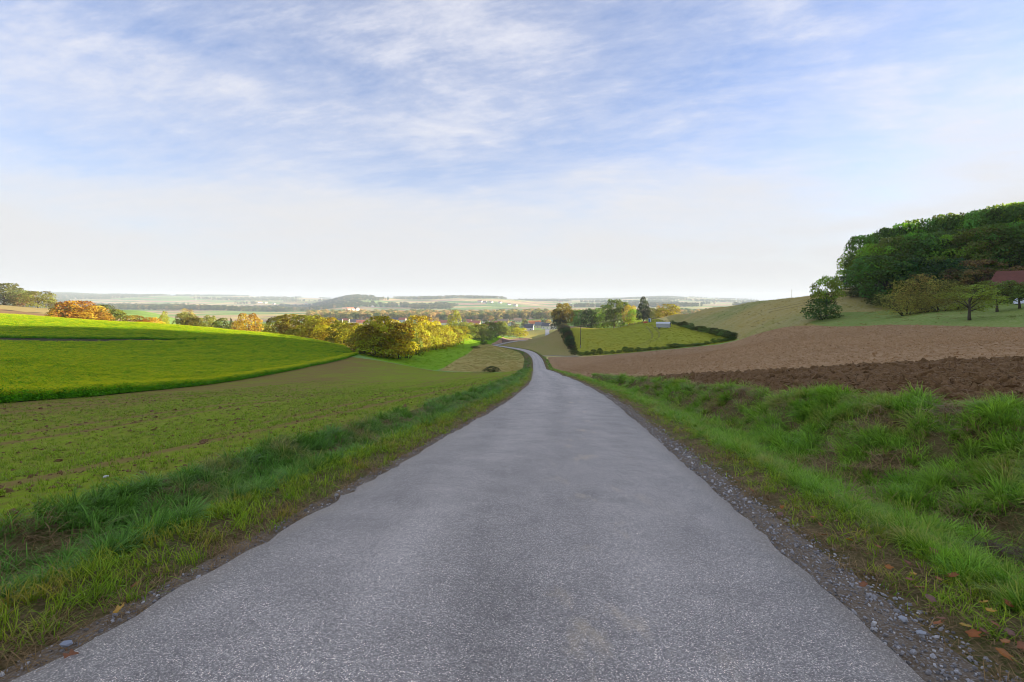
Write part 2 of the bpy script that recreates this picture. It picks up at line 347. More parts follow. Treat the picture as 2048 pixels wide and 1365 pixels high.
st = mixc(nt, 1., st, ramp(nt, blot, [(.3, .82), (.7, 1.16)]), 'MULTIPLY')
wt = ramp(nt, mth(nt, 'ABSOLUTE', mth(nt, 'SUBTRACT', mth(nt, 'ABSOLUTE', lat), .85)), [(.0, 1.09), (.38, .99), (.75, .90)])
st = mixc(nt, 1., st, wt, 'MULTIPLY')
dustn = noise(nt, mapping(nt, p, rot=(0, 0, ROAD_ROT), scale=(1.3, .45, 1)), 2.2, 6, .62)
path = ramp(nt, mth(nt, 'ABSOLUTE', mth(nt, 'SUBTRACT', lat, .62)), [(0., 1.), (.75, .12), (1., 0.)])
dust = mth(nt, 'MULTIPLY', ramp(nt, dustn, [(.57, 0.), (.70, .32)]), path)
st = mixc(nt, dust, st, (.50, .43, .29))
edge = ramp(nt, mth(nt, 'DIVIDE', mth(nt, 'ADD', mth(nt, 'ABSOLUTE', lat), mth(nt, 'MULTIPLY', blot, .5)), 2.6), [(.84, 0.), (.96, .55)])
st = mixc(nt, edge, st, (.17, .145, .12))
st = mixc(nt, 1., st, (1.84, 1.62, 1.36), 'MULTIPLY')
finish(nt, principled(nt, st, .55, bump(nt, mth(nt, 'ADD', mth(nt, 'MULTIPLY', mth(nt, 'SUBTRACT', 1., vo.outputs['Distance']), .6), vr), .55, .006), .5))
M['asphalt'] = m

M['verge'] = soil_mat('verge_soil', (.13,.095,.04), (.08,.12,.025), (.24,.17,.08), .6, 3.2, 26, 1.0, .05, fine_lo=.44, fine_hi=.6)
M['gravel'] = soil_mat('gravel_ground', (.20,.145,.09), (.14,.10,.06), (.30,.26,.21), .7, 5, 60, .9, .012, fine_lo=.48, fine_hi=.6)
M['harrow'] = soil_mat('harrowed_soil', (.34,.195,.082), (.27,.16,.07), (.53,.35,.19), .035, .5, 3.2, 1.0, .14, rows=.45, fine_lo=.42, fine_hi=.64, rowrot=R(8))
M['plough'] = soil_mat('ploughed_soil', (.11,.058,.026), (.075,.042,.02), (.19,.115,.06), .3, 2.2, 9, 1.0, .12)
M['young'] = None
m, nt = new_mat('young_crop_soil'); p = pos(nt)
v = mapping(nt, p, rot=(0, 0, ROAD_ROT), scale=(1, .05, 1)); vf = mapping(nt, p, rot=(0, 0, ROAD_ROT), scale=(1, .35, 1))
bands = noise(nt, v, .8, 5, .7); patch = noise(nt, p, .045, 4, .6); f = noise(nt, vf, 9., 6, .7); f2 = noise(nt, p, 2.2, 5, .65)
x = nd(nt, 'ShaderNodeSeparateXYZ', {0: p})
toward = mth(nt, 'MULTIPLY', mth(nt, 'SUBTRACT', -8., mth(nt, 'SUBTRACT', x.outputs[0], mth(nt, 'MULTIPLY', x.outputs[1], -.12))), .045)
g = mth(nt, 'ADD', mth(nt, 'MULTIPLY', bands, .95), mth(nt, 'ADD', mth(nt, 'MULTIPLY', patch, .7), mth(nt, 'MULTIPLY', f2, .35)))
g = mth(nt, 'SUBTRACT', g, mth(nt, 'MULTIPLY', mth(nt, 'MINIMUM', mth(nt, 'MAXIMUM', toward, 0.), 1.), .42))
ee = mth(nt, 'SUBTRACT', mth(nt, 'MULTIPLY', x.outputs[1], .105), mth(nt, 'ADD', x.outputs[0], 2.5))
mm = mth(nt, 'MULTIPLY', mth(nt, 'FRACT', mth(nt, 'DIVIDE', mth(nt, 'SUBTRACT', ee, 4.0), 8.1)), 8.1)
l1 = ramp(nt, mth(nt, 'ABSOLUTE', mth(nt, 'SUBTRACT', mm, .35)), [(.10, 1.), (.42, 0.)]); l2 = ramp(nt, mth(nt, 'ABSOLUTE', mth(nt, 'SUBTRACT', mm, 2.15)), [(.10, 1.), (.42, 0.)])
g = mth(nt, 'SUBTRACT', g, mth(nt, 'MULTIPLY', mth(nt, 'MULTIPLY', mth(nt, 'MAXIMUM', l1, l2), ramp(nt, f2, [(.3, .3), (.6, 1.)])), .45))
soil = mixc(nt, f, (.16,.095,.03), (.38,.26,.095))
green = mixc(nt, f, (.18,.29,.008), (.30,.41,.022))
c = mixc(nt, mth(nt, 'MULTIPLY', ramp(nt, g, [(.62, .12), (1.02, .95)]), ramp(nt, f, [(.34, .25), (.58, 1.)])), soil, green)
finish(nt, principled(nt, c, .95, bump(nt, mth(nt, 'ADD', f, f2), .8, .05), .02)); M['young'] = m
M['mustard_soil'] = soil_mat('mustard_soil', (.05,.06,.02), (.06,.05,.025), (.05,.08,.015), .2, 1, 10)
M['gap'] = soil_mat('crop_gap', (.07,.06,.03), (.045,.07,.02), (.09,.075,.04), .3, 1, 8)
M['hill'] = soil_mat('hill_meadow_grass', (.40,.31,.07), (.23,.28,.06), (.50,.44,.24), .022, .16, 2.2, .8, .12, fine_lo=.45, fine_hi=.72)
M['orchard'] = soil_mat('orchard_grass', (.17,.28,.04), (.23,.30,.055), (.33,.37,.13), .05, .25, 2.6, .8, .1)
M['paddock'] = soil_mat('paddock_grass', (.30,.33,.022), (.39,.345,.028), (.38,.40,.05), .03, .2, 2.4, .5, .08, rows=.2, rowrot=R(-35))
M['sown'] = soil_mat('sown_field_soil', (.31,.245,.075), (.26,.26,.055), (.38,.30,.12), .04, .3, 3., .6, .06, rows=.08, rowrot=R(4))
M['stubble'] = soil_mat('stubble', (.33,.36,.075), (.46,.37,.10), (.58,.45,.17), .035, .22, 2.0, .7, .08, rows=.5, rowrot=R(70))
M['meadow'] = soil_mat('valley_meadow_grass', (.17,.37,.012), (.22,.42,.014), (.28,.44,.03), .03, .25, 3., .5, .06, rows=.2, rowrot=R(10))
M['brown'] = soil_mat('brown_patch_soil', (.22,.155,.12), (.19,.135,.10), (.28,.2,.16), .05, .3, 2.)
M['gold'] = soil_mat('dry_grass', (.42,.32,.10), (.36,.29,.10), (.48,.38,.17), .03, .2, 1.2)
M['bare'] = soil_mat('bare_orange_soil', (.32,.19,.08), (.28,.175,.08), (.36,.24,.12), .03, .2, 1.2)
M['track'] = soil_mat('track_soil', (.26,.23,.15), (.21,.20,.11), (.34,.30,.22), .2, .8, 5)
M['rut'] = soil_mat('rut_soil', (.27,.27,.05), (.24,.25,.04), (.32,.30,.08), .2, .8, 5)
M['lower'] = soil_mat('sunny_lawn', (.36,.33,.06), (.28,.31,.06), (.42,.36,.12), .02, .15, 1.)
M['concrete'] = soil_mat('pale_concrete', (.5,.48,.45), (.44,.42,.4), (.56,.54,.5), .1, .5, 3)
# far valley: a quilt of fields
m, nt = new_mat('valley_fields'); p = pos(nt)
wv = nd(nt, 'ShaderNodeTexNoise', {'Vector': p, 'Scale': .0016, 'Detail': 3}).outputs[1]
q = mixc(nt, 1., mapping(nt, p, rot=(0, 0, R(24)), scale=(.0036, .0070, 0)), mapping(nt, wv, scale=(.9, .9, 0)), 'ADD')
vc = nd(nt, 'ShaderNodeTexVoronoi', {'Vector': q, 'Scale': 1., 'Randomness': .85}, feature='F1', voronoi_dimensions='2D')
cr = nd(nt, 'ShaderNodeSeparateColor', {0: vc.outputs['Color']}).outputs[0]
c = ramp(nt, cr, [(0., (.24,.38,.10)), (.16, (.56,.40,.22)), (.30, (.16,.29,.07)), (.42, (.64,.48,.22)), (.55, (.33,.45,.12)), (.68, (.52,.33,.21)), (.80, (.22,.36,.09)), (.9, (.68,.56,.20))], 'CONSTANT')
n1 = noise(nt, p, .02, 5); n2 = noise(nt, p, .3, 4)
c = mixc(nt, 1., c, ramp(nt, n1, [(.3, .75), (.7, 1.25)]), 'MULTIPLY'); c = mixc(nt, 1., c, ramp(nt, n2, [(.3, .85), (.7, 1.15)]), 'MULTIPLY')
finish(nt, principled(nt, c, .95, None, .1)); M['valley'] = m

# leaves: colour from the thing (object colour), per-leaf tint, light passes through
def leaf_mat(name, trans=.55, hue=.035, val=.55, rough=.6):
    m, nt = new_mat(name)
    oc = nd(nt, 'ShaderNodeObjectInfo').outputs['Color']
    t = nd(nt, 'ShaderNodeAttribute', attribute_name='tint').outputs['Fac']
    hs = nd(nt, 'ShaderNodeHueSaturation', {'Color': oc, 'Hue': mth(nt, 'ADD', .5-hue, mth(nt, 'MULTIPLY', t, 2*hue)),
            'Value': mth(nt, 'ADD', 1-val, mth(nt, 'MULTIPLY', t, 2*val))}).outputs[0]
    d = principled(nt, hs, rough, None, .25)
    tr = nd(nt, 'ShaderNodeBsdfTranslucent', {'Color': mixc(nt, 1., hs, (1.1, 1.05, .6), 'MULTIPLY')})
    finish(nt, nd(nt, 'ShaderNodeMixShader', {0: trans, 1: d.outputs[0], 2: tr.outputs[0]})); return m
M['leaf'] = leaf_mat('leaf')
def grass_mat(name, lush, pale, dry, dry_amt=.5, dry_scale=.8, trans=.3, spec=.22, through=(1.1, 1.05, .7)):
    m, nt = new_mat(name); p = pos(nt)
    r = nd(nt, 'ShaderNodeObjectInfo').outputs['Random']
    t = nd(nt, 'ShaderNodeAttribute', attribute_name='tint').outputs['Fac']
    big = noise(nt, p, .55, 3); pat = noise(nt, p, dry_scale, 4, .6)
    c = mixc(nt, ramp(nt, mth(nt, 'ADD', mth(nt, 'MULTIPLY', r, .5), mth(nt, 'MULTIPLY', big, .6)), [(.25, 0.), (.8, 1.)]), lush, pale)
    dm = mth(nt, 'MULTIPLY', ramp(nt, mth(nt, 'ADD', pat, mth(nt, 'MULTIPLY', mth(nt, 'SUBTRACT', t, .5), .22)), [(.54, 0.), (.68, 1.)]), dry_amt)
    c = mixc(nt, dm, c, dry)
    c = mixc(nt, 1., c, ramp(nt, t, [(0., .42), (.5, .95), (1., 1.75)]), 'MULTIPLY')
    d = principled(nt, c, .42, None, spec)
    tr = nd(nt, 'ShaderNodeBsdfTranslucent', {'Color': mixc(nt, 1., c, through, 'MULTIPLY')})
    finish(nt, nd(nt, 'ShaderNodeMixShader', {0: trans, 1: d.outputs[0], 2: tr.outputs[0]})); return m
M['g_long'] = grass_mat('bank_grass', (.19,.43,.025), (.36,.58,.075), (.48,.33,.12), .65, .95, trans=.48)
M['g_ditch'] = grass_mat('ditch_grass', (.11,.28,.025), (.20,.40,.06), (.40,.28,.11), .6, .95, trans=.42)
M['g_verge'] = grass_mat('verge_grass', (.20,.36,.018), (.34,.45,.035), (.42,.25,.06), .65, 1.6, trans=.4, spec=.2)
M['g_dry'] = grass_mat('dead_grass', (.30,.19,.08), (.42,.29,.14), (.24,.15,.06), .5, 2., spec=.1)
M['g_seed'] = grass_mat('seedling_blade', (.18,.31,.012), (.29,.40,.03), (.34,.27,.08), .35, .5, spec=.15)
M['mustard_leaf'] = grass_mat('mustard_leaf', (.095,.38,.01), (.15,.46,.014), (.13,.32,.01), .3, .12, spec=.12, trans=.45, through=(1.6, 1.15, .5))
m, nt = new_mat('mustard_flower')
d = principled(nt, mixc(nt, nd(nt, 'ShaderNodeObjectInfo').outputs['Random'], (.82,.74,.008), (.72,.78,.012)), .6)
tr = nd(nt, 'ShaderNodeBsdfTranslucent', {'Color': (.8,.74,.01,1)})
finish(nt, nd(nt, 'ShaderNodeMixShader', {0: .45, 1: d.outputs[0], 2: tr.outputs[0]})); M['flower'] = m
plain('bark', (.10,.08,.06), .9, .3, 6); plain('pale_bark', (.30,.27,.22), .9, .2, 6)
m, nt = new_mat('stone'); r = nd(nt, 'ShaderNodeObjectInfo').outputs['Random']
finish(nt, principled(nt, mixc(nt, 1., ramp(nt, r, [(0., (.14,.13,.12)), (.5, (.28,.265,.25)), (.85, (.44,.42,.40)), (1., (.62,.59,.54))]), ramp(nt, noise(nt, pos(nt), 90, 3), [(.3, .8), (.7, 1.2)]), 'MULTIPLY'), .7)); M['stone'] = m
m, nt = new_mat('clod'); r = nd(nt, 'ShaderNodeObjectInfo').outputs['Random']
finish(nt, principled(nt, mixc(nt, ramp(nt, noise(nt, pos(nt), 30, 4), [(.35, 0.), (.7, 1.)]), mixc(nt, r, (.10,.052,.02), (.17,.095,.04)), (.26,.16,.075)), .95, None, .15)); M['clod'] = m
m, nt = new_mat('straw'); r = nd(nt, 'ShaderNodeObjectInfo').outputs['Random']
finish(nt, principled(nt, mixc(nt, r, (.26,.16,.06), (.52,.40,.22)), .7)); M['straw'] = m
m, nt = new_mat('dry_leaf'); oc = nd(nt, 'ShaderNodeObjectInfo').outputs['Color']
finish(nt, principled(nt, mixc(nt, 1., oc, ramp(nt, noise(nt, nd(nt, 'ShaderNodeTexCoord').outputs['Object'], 30, 4), [(.3, .6), (.7, 1.25)]), 'MULTIPLY'), .6)); M['dry_leaf'] = m

# ---------------------------------------------------------------- ground
def along(side, e, y0, y1, n):
    """points at lateral offset e from the road edge (side +1 right, -1 left)"""
    ys = np.linspace(y0, y1, n); o = []
    for yy in ys:
        j = int(np.argmin(np.abs(RC[:,1]-yy))); ee = e(yy) if callable(e) else e
        o.append((RC[j,0]+side*(HALF+ee)*_T[j,1], RC[j,1]-side*(HALF+ee)*_T[j,0]))
    return o
top_e = lambda yy: float(bank_top(yy))+.25
EDGE_M = [(-24.4,24.4),(-24.6,29.8),(-28.7,43.7),(-32.8,64.1),(-39.6,100.5),(-45.5,143.8)]
POLYS = [
 ('lower_meadow', 'lower', [(12,545),(60,505),(140,560),(130,700),(30,760),(-5,640)]),
 ('dry_grass_field', 'gold', [(-287,287),(-243,269.5),(-262,300),(-275,345),(-430,430),(-460,310)]),
 ('bare_soil_field', 'bare', [(-232,200),(-190,209),(-225,250),(-243,269.5),(-287,287),(-460,310),(-380,200)]),
 ('hill_meadow', 'hill', [(66,64),(67,85),(72.3,120),(69,138),(68.3,153.4),(75,194),(80,230),(90,287),(97,322),(120,345),(175,300),(190,235),(200,195),(260,150),(300,60),(300,-60),(90,-60),(75,15)]),
 ('orchard_meadow', 'orchard', [(66,64),(67,85),(72.3,120),(74,128),(86,133),(96,124),(112,112),(125,95),(130,60),(100,30),(75,15)]),
 ('paddock', 'paddock', [(28.6,215.6),(34.4,200.3),(41,185.6),(48.2,177.8),(61,167.5),(68.5,155),(75,194),(80,230),(90,287.5),(93,330),(85,348),(60,356),(43,358),(36,354),(34.6,333),(34,305),(31.7,268)]),
 ('sown_field', 'sown', along(1, 1.4, 236, 432, 40)[::-1] + [(20,228),(27.5,221),(31.7,268),(34,305),(34.6,333),(36,368),(29,400),(24,450)]),
 ('valley_meadow', 'meadow', [(-46,152),(-37.7,147.5),(-22.6,151),(-21,160.7),(-18.5,201),(-19.5,260),(-17,278),(-15,330),(-14,367),(-9,400),(5,470),(-5,482),(-28,420),(-38,300),(-40,200),(-44,165)]),
 ('brown_patch', 'brown', along(-1, 1.0, 385, 470, 14) + [(20,540),(15,545),(3,475),(-8,410)]),
 ('stubble_field', 'stubble', [(-8.9,142.5),(-21.5,151.5),(-21,160.7),(-18.5,201),(-19.5,260),(-16,296)] + along(-1, 3.4, 128, 312, 40)[::-1]),
 ('mustard_field', 'mustard_soil', [(-24,-25),(-24.2,5)] + EDGE_M + [(-48,153),(-57,174),(-75,194),(-100,206),(-150,210),(-190,209),(-232,200),(-200,110),(-150,40),(-120,-25)]),
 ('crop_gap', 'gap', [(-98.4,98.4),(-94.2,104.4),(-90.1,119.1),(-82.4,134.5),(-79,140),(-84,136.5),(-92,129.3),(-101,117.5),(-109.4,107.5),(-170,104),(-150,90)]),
 ('young_crop_field', 'young', along(-1, 2.45, -25, 122, 90) + [(-8.9,140.5),(-13.2,143.5),(-22.6,149.6),(-29.7,148.3),(-37.7,146),(-45.5,143.8)] + EDGE_M[::-1] + [(-24.2,5),(-24,-25)]),
 ('ploughed_field', 'harrow', along(1, top_e, -20, 214, 100) + [(15.8,224),(22,218.5),(27.8,209.3),(41,184),(47.6,175.5),(61,165.5),(68.3,152.8),(69,138),(72.3,120),(67,85),(66,64),(75,15),(75,-20)]),
 ('ploughed_strip', 'plough', along(1, top_e, -20, 42, 60) + [(10.3,36),(10.9,32.2),(12.3,25.9),(14.1,21.4),(14.9,18.2),(15.3,14.9),(16,8),(18,-20)]),
 ('farm_track', 'track', [(12.5,229.5),(16.5,226.5),(22,219.8),(26.5,212.5),(29.5,210.5),(27.5,220.5),(21,227.5),(15,233.5),(12,236)]),
 ('road_verge', 'verge', along(1, top_e, -20, 214, 110) + along(1, 1.5, 236, 436, 50) + along(-1, 1.2, 318, 436, 40)[::-1] + along(-1, 3.4, 128, 312, 40)[::-1] + along(-1, 2.45, -20, 124, 90)[::-1]),
 ('gravel_shoulder', 'gravel', along(1, .36, -20, 120, 110) + along(1, -.35, -20, 120, 110)[::-1]),
 ('gravel_shoulder', 'gravel', along(-1, .24, -20, 120, 110) + along(-1, -.35, -20, 120, 110)[::-1]),
 ('village_street', 'concrete', [(39,600),(44,598),(50,690),(57,765),(50,770),(45,690)]),
 ('tyre_track', 'rut', RUT1), ('tyre_track', 'rut', RUT2),
]
pts = []; faces = []
def dens(poly):
    o = []
    for a, b in zip(poly, poly[1:]+poly[:1]):
        L = math.dist(a, b); st = max(.35, math.hypot(*a)*.03); n = max(1, int(L/st))
        o += [(a[0]+(b[0]-a[0])*k/n, a[1]+(b[1]-a[1])*k/n) for k in range(n)]
    return o
for _, _, pl_ in POLYS:
    d_ = dens([tuple(map(float, q)) for q in pl_]); faces.append(list(range(len(pts), len(pts)+len(d_)))); pts += d_
n_poly = len(pts)
gp = []
r = 1.2
while r < 9200:
    if r < 420:
        ang = np.concatenate([np.arange(-56, 56, .9), np.arange(56, 304, 5.)])
    else: ang = np.arange(-62, 62.1, .8)
    a_ = np.radians(ang + (.45 if int(math.log(r)*40) % 2 else 0)); gp.append(np.stack([np.sin(a_)*r, np.cos(a_)*r], 1)); r *= 1.026
gp = np.concatenate(gp)
gp += rng.normal(0, .0015, gp.shape)*np.hypot(gp[:,0], gp[:,1])[:,None]
dd, _, _ = road_frame(gp[:,0], gp[:,1])
gp = gp[(np.abs(dd) > HALF+5.2) | (gp[:,1] < -20) | (gp[:,1] > 440)]
rp = []
yy = -20.
while yy < 440:
    e_ = np.array([-2.1,-.3,0,.2,.45,.8,1.15,1.5,2.0,2.5,3.1,3.8,4.5,5.2]); j = int(np.argmin(np.abs(RC[:,1]-yy)))
    for sgn in (1, -1):
        q = HALF + e_ + rng.normal(0, .02, len(e_))
        rp.append(np.stack([RC[j,0]+sgn*q*_T[j,1], RC[j,1]-sgn*q*_T[j,0]], 1))
    yy += max(.22, abs(yy)*.022)
allp = np.concatenate([np.array(pts), gp] + rp)
cedges = [(f[k], f[(k+1) % len(f)]) for f in faces for k in range(len(f))]
vs, es, fs, ov, oe, of = delaunay_2d_cdt([Vector(q) for q in allp.tolist()], cedges, [], 0, 1e-5)
GX = np.array([(q.x, q.y) for q in vs])
GZ = height(GX[:,0], GX[:,1])
rr = np.hypot(GX[:,0], GX[:,1])
GZ = GZ + np.where(rr > 1400, (fbm(GX[:,0]/700, GX[:,1]/700, 4, 3)-.5)*np.clip((rr-1400)/2000, 0, 1)*22, 0)
tri = np.array([f for f in fs if len(f) == 3], int)
def inside(poly, x, y):
    P = np.array(poly, float); c = np.zeros(len(x), bool)
    lo = P.min(0); hi = P.max(0); k = np.where((x > lo[0]) & (x < hi[0]) & (y > lo[1]) & (y < hi[1]))[0]
    if not len(k): return c
    xx = x[k]; yy = y[k]; r_ = np.zeros(len(k), bool)
    for (x1, y1), (x2, y2) in zip(P, np.roll(P, -1, 0)):
        if y1 == y2: continue
        r_ ^= ((y1 > yy) != (y2 > yy)) & (xx < (x2-x1)*(yy-y1)/(y2-y1)+x1)
    c[k] = r_; return c
cen = GX[tri].mean(1); cls = np.full(len(tri), -1)
for i, (_, _, pl_) in enumerate(POLYS): cls[inside(pl_, cen[:,0], cen[:,1])] = i
# face the sky
aa, bb, cc = GX[tri[:,0]], GX[tri[:,1]], GX[tri[:,2]]
fl = ((bb-aa)[:,0]*(cc-aa)[:,1] - (bb-aa)[:,1]*(cc-aa)[:,0]) < 0
tri[fl] = tri[fl][:, ::-1]
def ground_obj(name, sel, mat):
    t = tri[sel]
    if not len(t): return None
    u, invx = np.unique(t, return_inverse=True)
    o = obj(name, mesh_np(name, np.column_stack([GX[u], GZ[u]]), invx.reshape(-1, 3), [mat], True))
    return tag(o, kind='structure')
ground_obj('valley_ground', cls == -1, M['valley'])
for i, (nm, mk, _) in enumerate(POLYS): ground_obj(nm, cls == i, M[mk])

# the road: a crowned ribbon a few centimetres thick with crumbling edges
jj = [0]
for k in range(1, len(RC)):
    if math.dist(RC[k,:2], RC[jj[-1],:2]) > max(.06, abs(RC[k,1])*.012): jj.append(k)
V = []; Lt = []
lat0 = np.array([-2.14,-2.10,-1.6,-1.0,-.35,.35,1.0,1.6,2.10,2.14])
for k in jj:
    s_ = RC[k,1]
    eL = (fbm(s_*.9, 0.2, 2, 11)-.5)*.05 + (fbm(s_*7, .5, 3, 4)-.5)*.14; eR = (fbm(s_*.9, 7.2, 2, 12)-.5)*.03 + (fbm(s_*7, 3.5, 3, 5)-.5)*.10
    for i, l in enumerate(lat0):
        q = l + (eL if i < 2 else eR if i > 7 else 0)
        z = RC[k,2] + .045 - .012*l*l*.6 + (fbm(s_*.4+l, l*.7, 2, 5)-.5)*.012
        if i in (0, 9): z -= .10
        V.append((RC[k,0]+q*_T[k,1], RC[k,1]-q*_T[k,0], z)); Lt.append(q)
n = len(lat0); Fq = []
for a in range(len(jj)-1):
    for b in range(n-1): Fq.append((a*n+b, a*n+b+1, (a+1)*n+b+1, (a+1)*n+b))
me = mesh_np('road', V, np.array(Fq), [M['asphalt']], True)
at = me.attributes.new('lat', 'FLOAT', 'POINT'); at.data.foreach_set('value', np.array(Lt, np.float32))
tag(obj('road', me), kind='structure')
# ---------------------------------------------------------------- vegetation building blocks
def unit(n, g=rng):
    v = g.normal(size=(n, 3)); return v/np.linalg.norm(v, axis=1)[:,None]
def leaf_quads(P, Nn, size, tint, asp=.6, g=rng):
    """rhombic leaf sprays at P facing Nn"""
    n = len(P); t = np.cross(Nn, unit(n, g)); t /= np.linalg.norm(t, axis=1)[:,None]+1e-9
    b = np.cross(Nn, t); s = np.broadcast_to(size, n)[:,None]
    fold = Nn*s*.18
    V = np.stack([P+t*s, P+b*s*asp-fold, P-t*s, P-b*s*asp-fold], 1).reshape(-1, 3)
    Fc = np.arange(4*n).reshape(n, 4)
    return V, Fc, np.repeat(tint, 4)
def envelope(kind, z):
    if kind == 'round': return np.sqrt(np.clip(1-((z-.56)/.46)**2, 0, 1))
    if kind == 'oval': return np.sqrt(np.clip(1-((z-.54)/.47)**2, 0, 1))**.8
    if kind == 'dome': return np.sqrt(np.clip(1-(z/1.0)**2.4, 0, 1))
    if kind == 'cone': return np.clip(1.02-z, 0, 1)**.75*np.clip(z*9, .35, 1)
    if kind == 'column': return np.clip(np.sin(np.clip(z*.93+.07, 0, 1)*np.pi), 0, 1)**.55
    if kind == 'spread': return np.sqrt(np.clip(1-((z-.62)/.40)**2, 0, 1))
    if kind == 'high': return np.sqrt(np.clip(1-((z-.66)/.36)**2, 0, 1))
CROWN = {}
def crown_mesh(name, kind, nl, lobes, ls, seed, lr=(.16,.26), z0=.1, droop=0., fill=.15, asp=.6):
    g = np.random.default_rng(seed); c = []; tries = 0
    while len(c) < lobes and tries < 9000:
        tries += 1; z = g.uniform(z0, .96); e = float(envelope(kind, z))
        a = g.uniform(0, 2*math.pi); rr_ = .5*e*math.sqrt(g.uniform(.25, 1)); rad = g.uniform(*lr)*(.75+.5*e)
        rr_ = max(0, min(rr_, .5*e-rad*.45)); p = np.array([math.cos(a)*rr_, math.sin(a)*rr_, min(z, 1.0-rad*.55)])
        if all(np.linalg.norm((p-q[0])*(1,1,.9)) > .52*(rad+q[1])*.62 for q in c): c.append((p, rad, g.random()))
    cs = np.array([q[0] for q in c]); rs = np.array([q[1] for q in c]); ts = np.array([q[2] for q in c])
    w = rs**2; k = g.choice(len(c), int(nl*2.2), p=w/w.sum()); d = unit(len(k), g)
    d[:,2] = np.where(d[:,2] < -.35, -d[:,2], d[:,2])
    sh = np.where(g.random(len(k)) < fill, g.uniform(.2, .8, len(k)), g.uniform(.78, 1.06, len(k)))
    P = cs[k] + d*rs[k][:,None]*sh[:,None]*(1, 1, .85)
    dist = np.sqrt(((P[:,None]-cs[None])**2).sum(2))/rs
    deep = (dist < .66).sum(1) - (dist[np.arange(len(k)), k] < .66)
    ok = (deep < 1) & (P[:,2] > 0.01) & (P[:,2] < 1.03)
    P, d, k = P[ok][:nl], d[ok][:nl], k[ok][:nl]
    if droop: P[:,2] -= droop*g.random(len(P))**2*np.hypot(P[:,0], P[:,1])*2; P[:,2] = np.maximum(P[:,2], .02)
    Nn = d + g.normal(0, .55, d.shape); Nn /= np.linalg.norm(Nn, axis=1)[:,None]
    tint = np.clip(.5 + (ts[k]-.5)*.75 + g.normal(0, .17, len(P)), 0, 1)
    V, Fc, T = leaf_quads(P, Nn, ls*g.uniform(.65, 1.35, len(P)), tint, asp, g)
    me = mesh_np(name, V, Fc, [M['leaf']], False, T)
    # trunk and limbs reaching the clumps
    tb = MB(); hi = z0+.35
    order = np.argsort(-rs)[:9]
    if kind in ('dome',):
        for i in order: tb.tube([(cs[i][0]*.15, cs[i][1]*.15, -.04), (cs[i][0]*.5, cs[i][1]*.5, cs[i][2]*.5), tuple(cs[i])], [.014, .009, .003], 5)
    else:
        tb.tube([(0,0,-.04), (.006,.004,.12), (-.004,.008,.3), (.004,-.004,.55), (0,0,.86 if kind in ('cone','column') else .7)], [.034,.026,.021,.014,.004], 7)
        for i in order:
            zs = max(.10, min(.5, cs[i][2]*.55)); q = cs[i]
            tb.tube([(0,0,zs), (q[0]*.45, q[1]*.45, zs+(q[2]-zs)*.55), tuple(q)], [.014,.009,.003], 5)
    tm = tb.mesh('trunk', [M['bark']], True)
    return me, tm
for i in range(4): CROWN['wood%d' % i] = crown_mesh('crown', 'oval', 5200, 46, .021, 100+i, (.10,.18), .16)
for i in range(3): CROWN['round%d' % i] = crown_mesh('crown', 'round', 3000, 34, .026, 200+i, (.12,.20), .14)
for i in range(4): CROWN['bush%d' % i] = crown_mesh('crown', 'dome', 2600, 30, .030, 300+i, (.13,.24), .06)
for i in range(2): CROWN['airy%d' % i] = crown_mesh('crown', 'high', 3000, 44, .017, 400+i, (.07,.12), .34, fill=.4)
for i in range(2): CROWN['fruit%d' % i] = crown_mesh('crown', 'spread', 2400, 36, .020, 500+i, (.09,.16), .26, fill=.35)
for i in range(2): CROWN['willow%d' % i] = crown_mesh('crown', 'dome', 3600, 34, .018, 600+i, (.10,.2), .12, droop=.45, fill=.3, asp=.35)
CROWN['lolly0'] = crown_mesh('crown', 'high', 2600, 34, .024, 777, (.09,.16), .34, fill=.3)
CROWN['cone0'] = crown_mesh('crown', 'cone', 3400, 46, .024, 700, (.10,.17), .08)
CROWN['column0'] = crown_mesh('crown', 'column', 2400, 34, .026, 800, (.13,.2), .12)
for i in range(3): CROWN['far%d' % i] = crown_mesh('crown', 'round', 420, 14, .065, 900+i, (.17,.26), .16)
_used = {}
def plant(name, label, cat, x, y, h, w, kind, col, group=None, sink=.0, part='crown', zs=None):
    n_var = sum(1 for k in CROWN if k.rstrip('0123456789') == kind); i = _used.get(kind, 0); _used[kind] = i+1
    cm_, tm_ = CROWN[kind+str(i % n_var)]
    g = empty(name, (x, y, (H(x, y) if zs is None else zs)-sink), random.uniform(0, 6.28), (w, w, h))
    obj('trunk' if cat != 'bush' else 'stem', tm_, g)
    obj(part, cm_, g, color=col)
    return tag(g, label, cat, group)
ORD = ['first','second','third','fourth','fifth','sixth','seventh','eighth','ninth','tenth','eleventh','twelfth','thirteenth','fourteenth','fifteenth','sixteenth']
def number_group(group, text, key=lambda o: o.location.x/o.location.y):
    """things of a row told apart by their order from the left"""
    for o, w_ in zip(sorted([o for o in COL.objects if o.get('group') == group and o.parent is None], key=key), ORD): o['label'] = text % w_
def jit(c, a=.18): 
    k = 1+random.uniform(-a, a); return tuple(max(.004, q*k*(1+random.uniform(-a*.35, a*.35))) for q in c)
DG = (.19,.32,.06); MG = (.28,.42,.05); YG = (.16,.20,.03); GOLD = (.36,.25,.03); ORG = (.40,.19,.03); BRN = (.20,.13,.07); OLV = (.15,.15,.05); BLG = (.035,.06,.045)

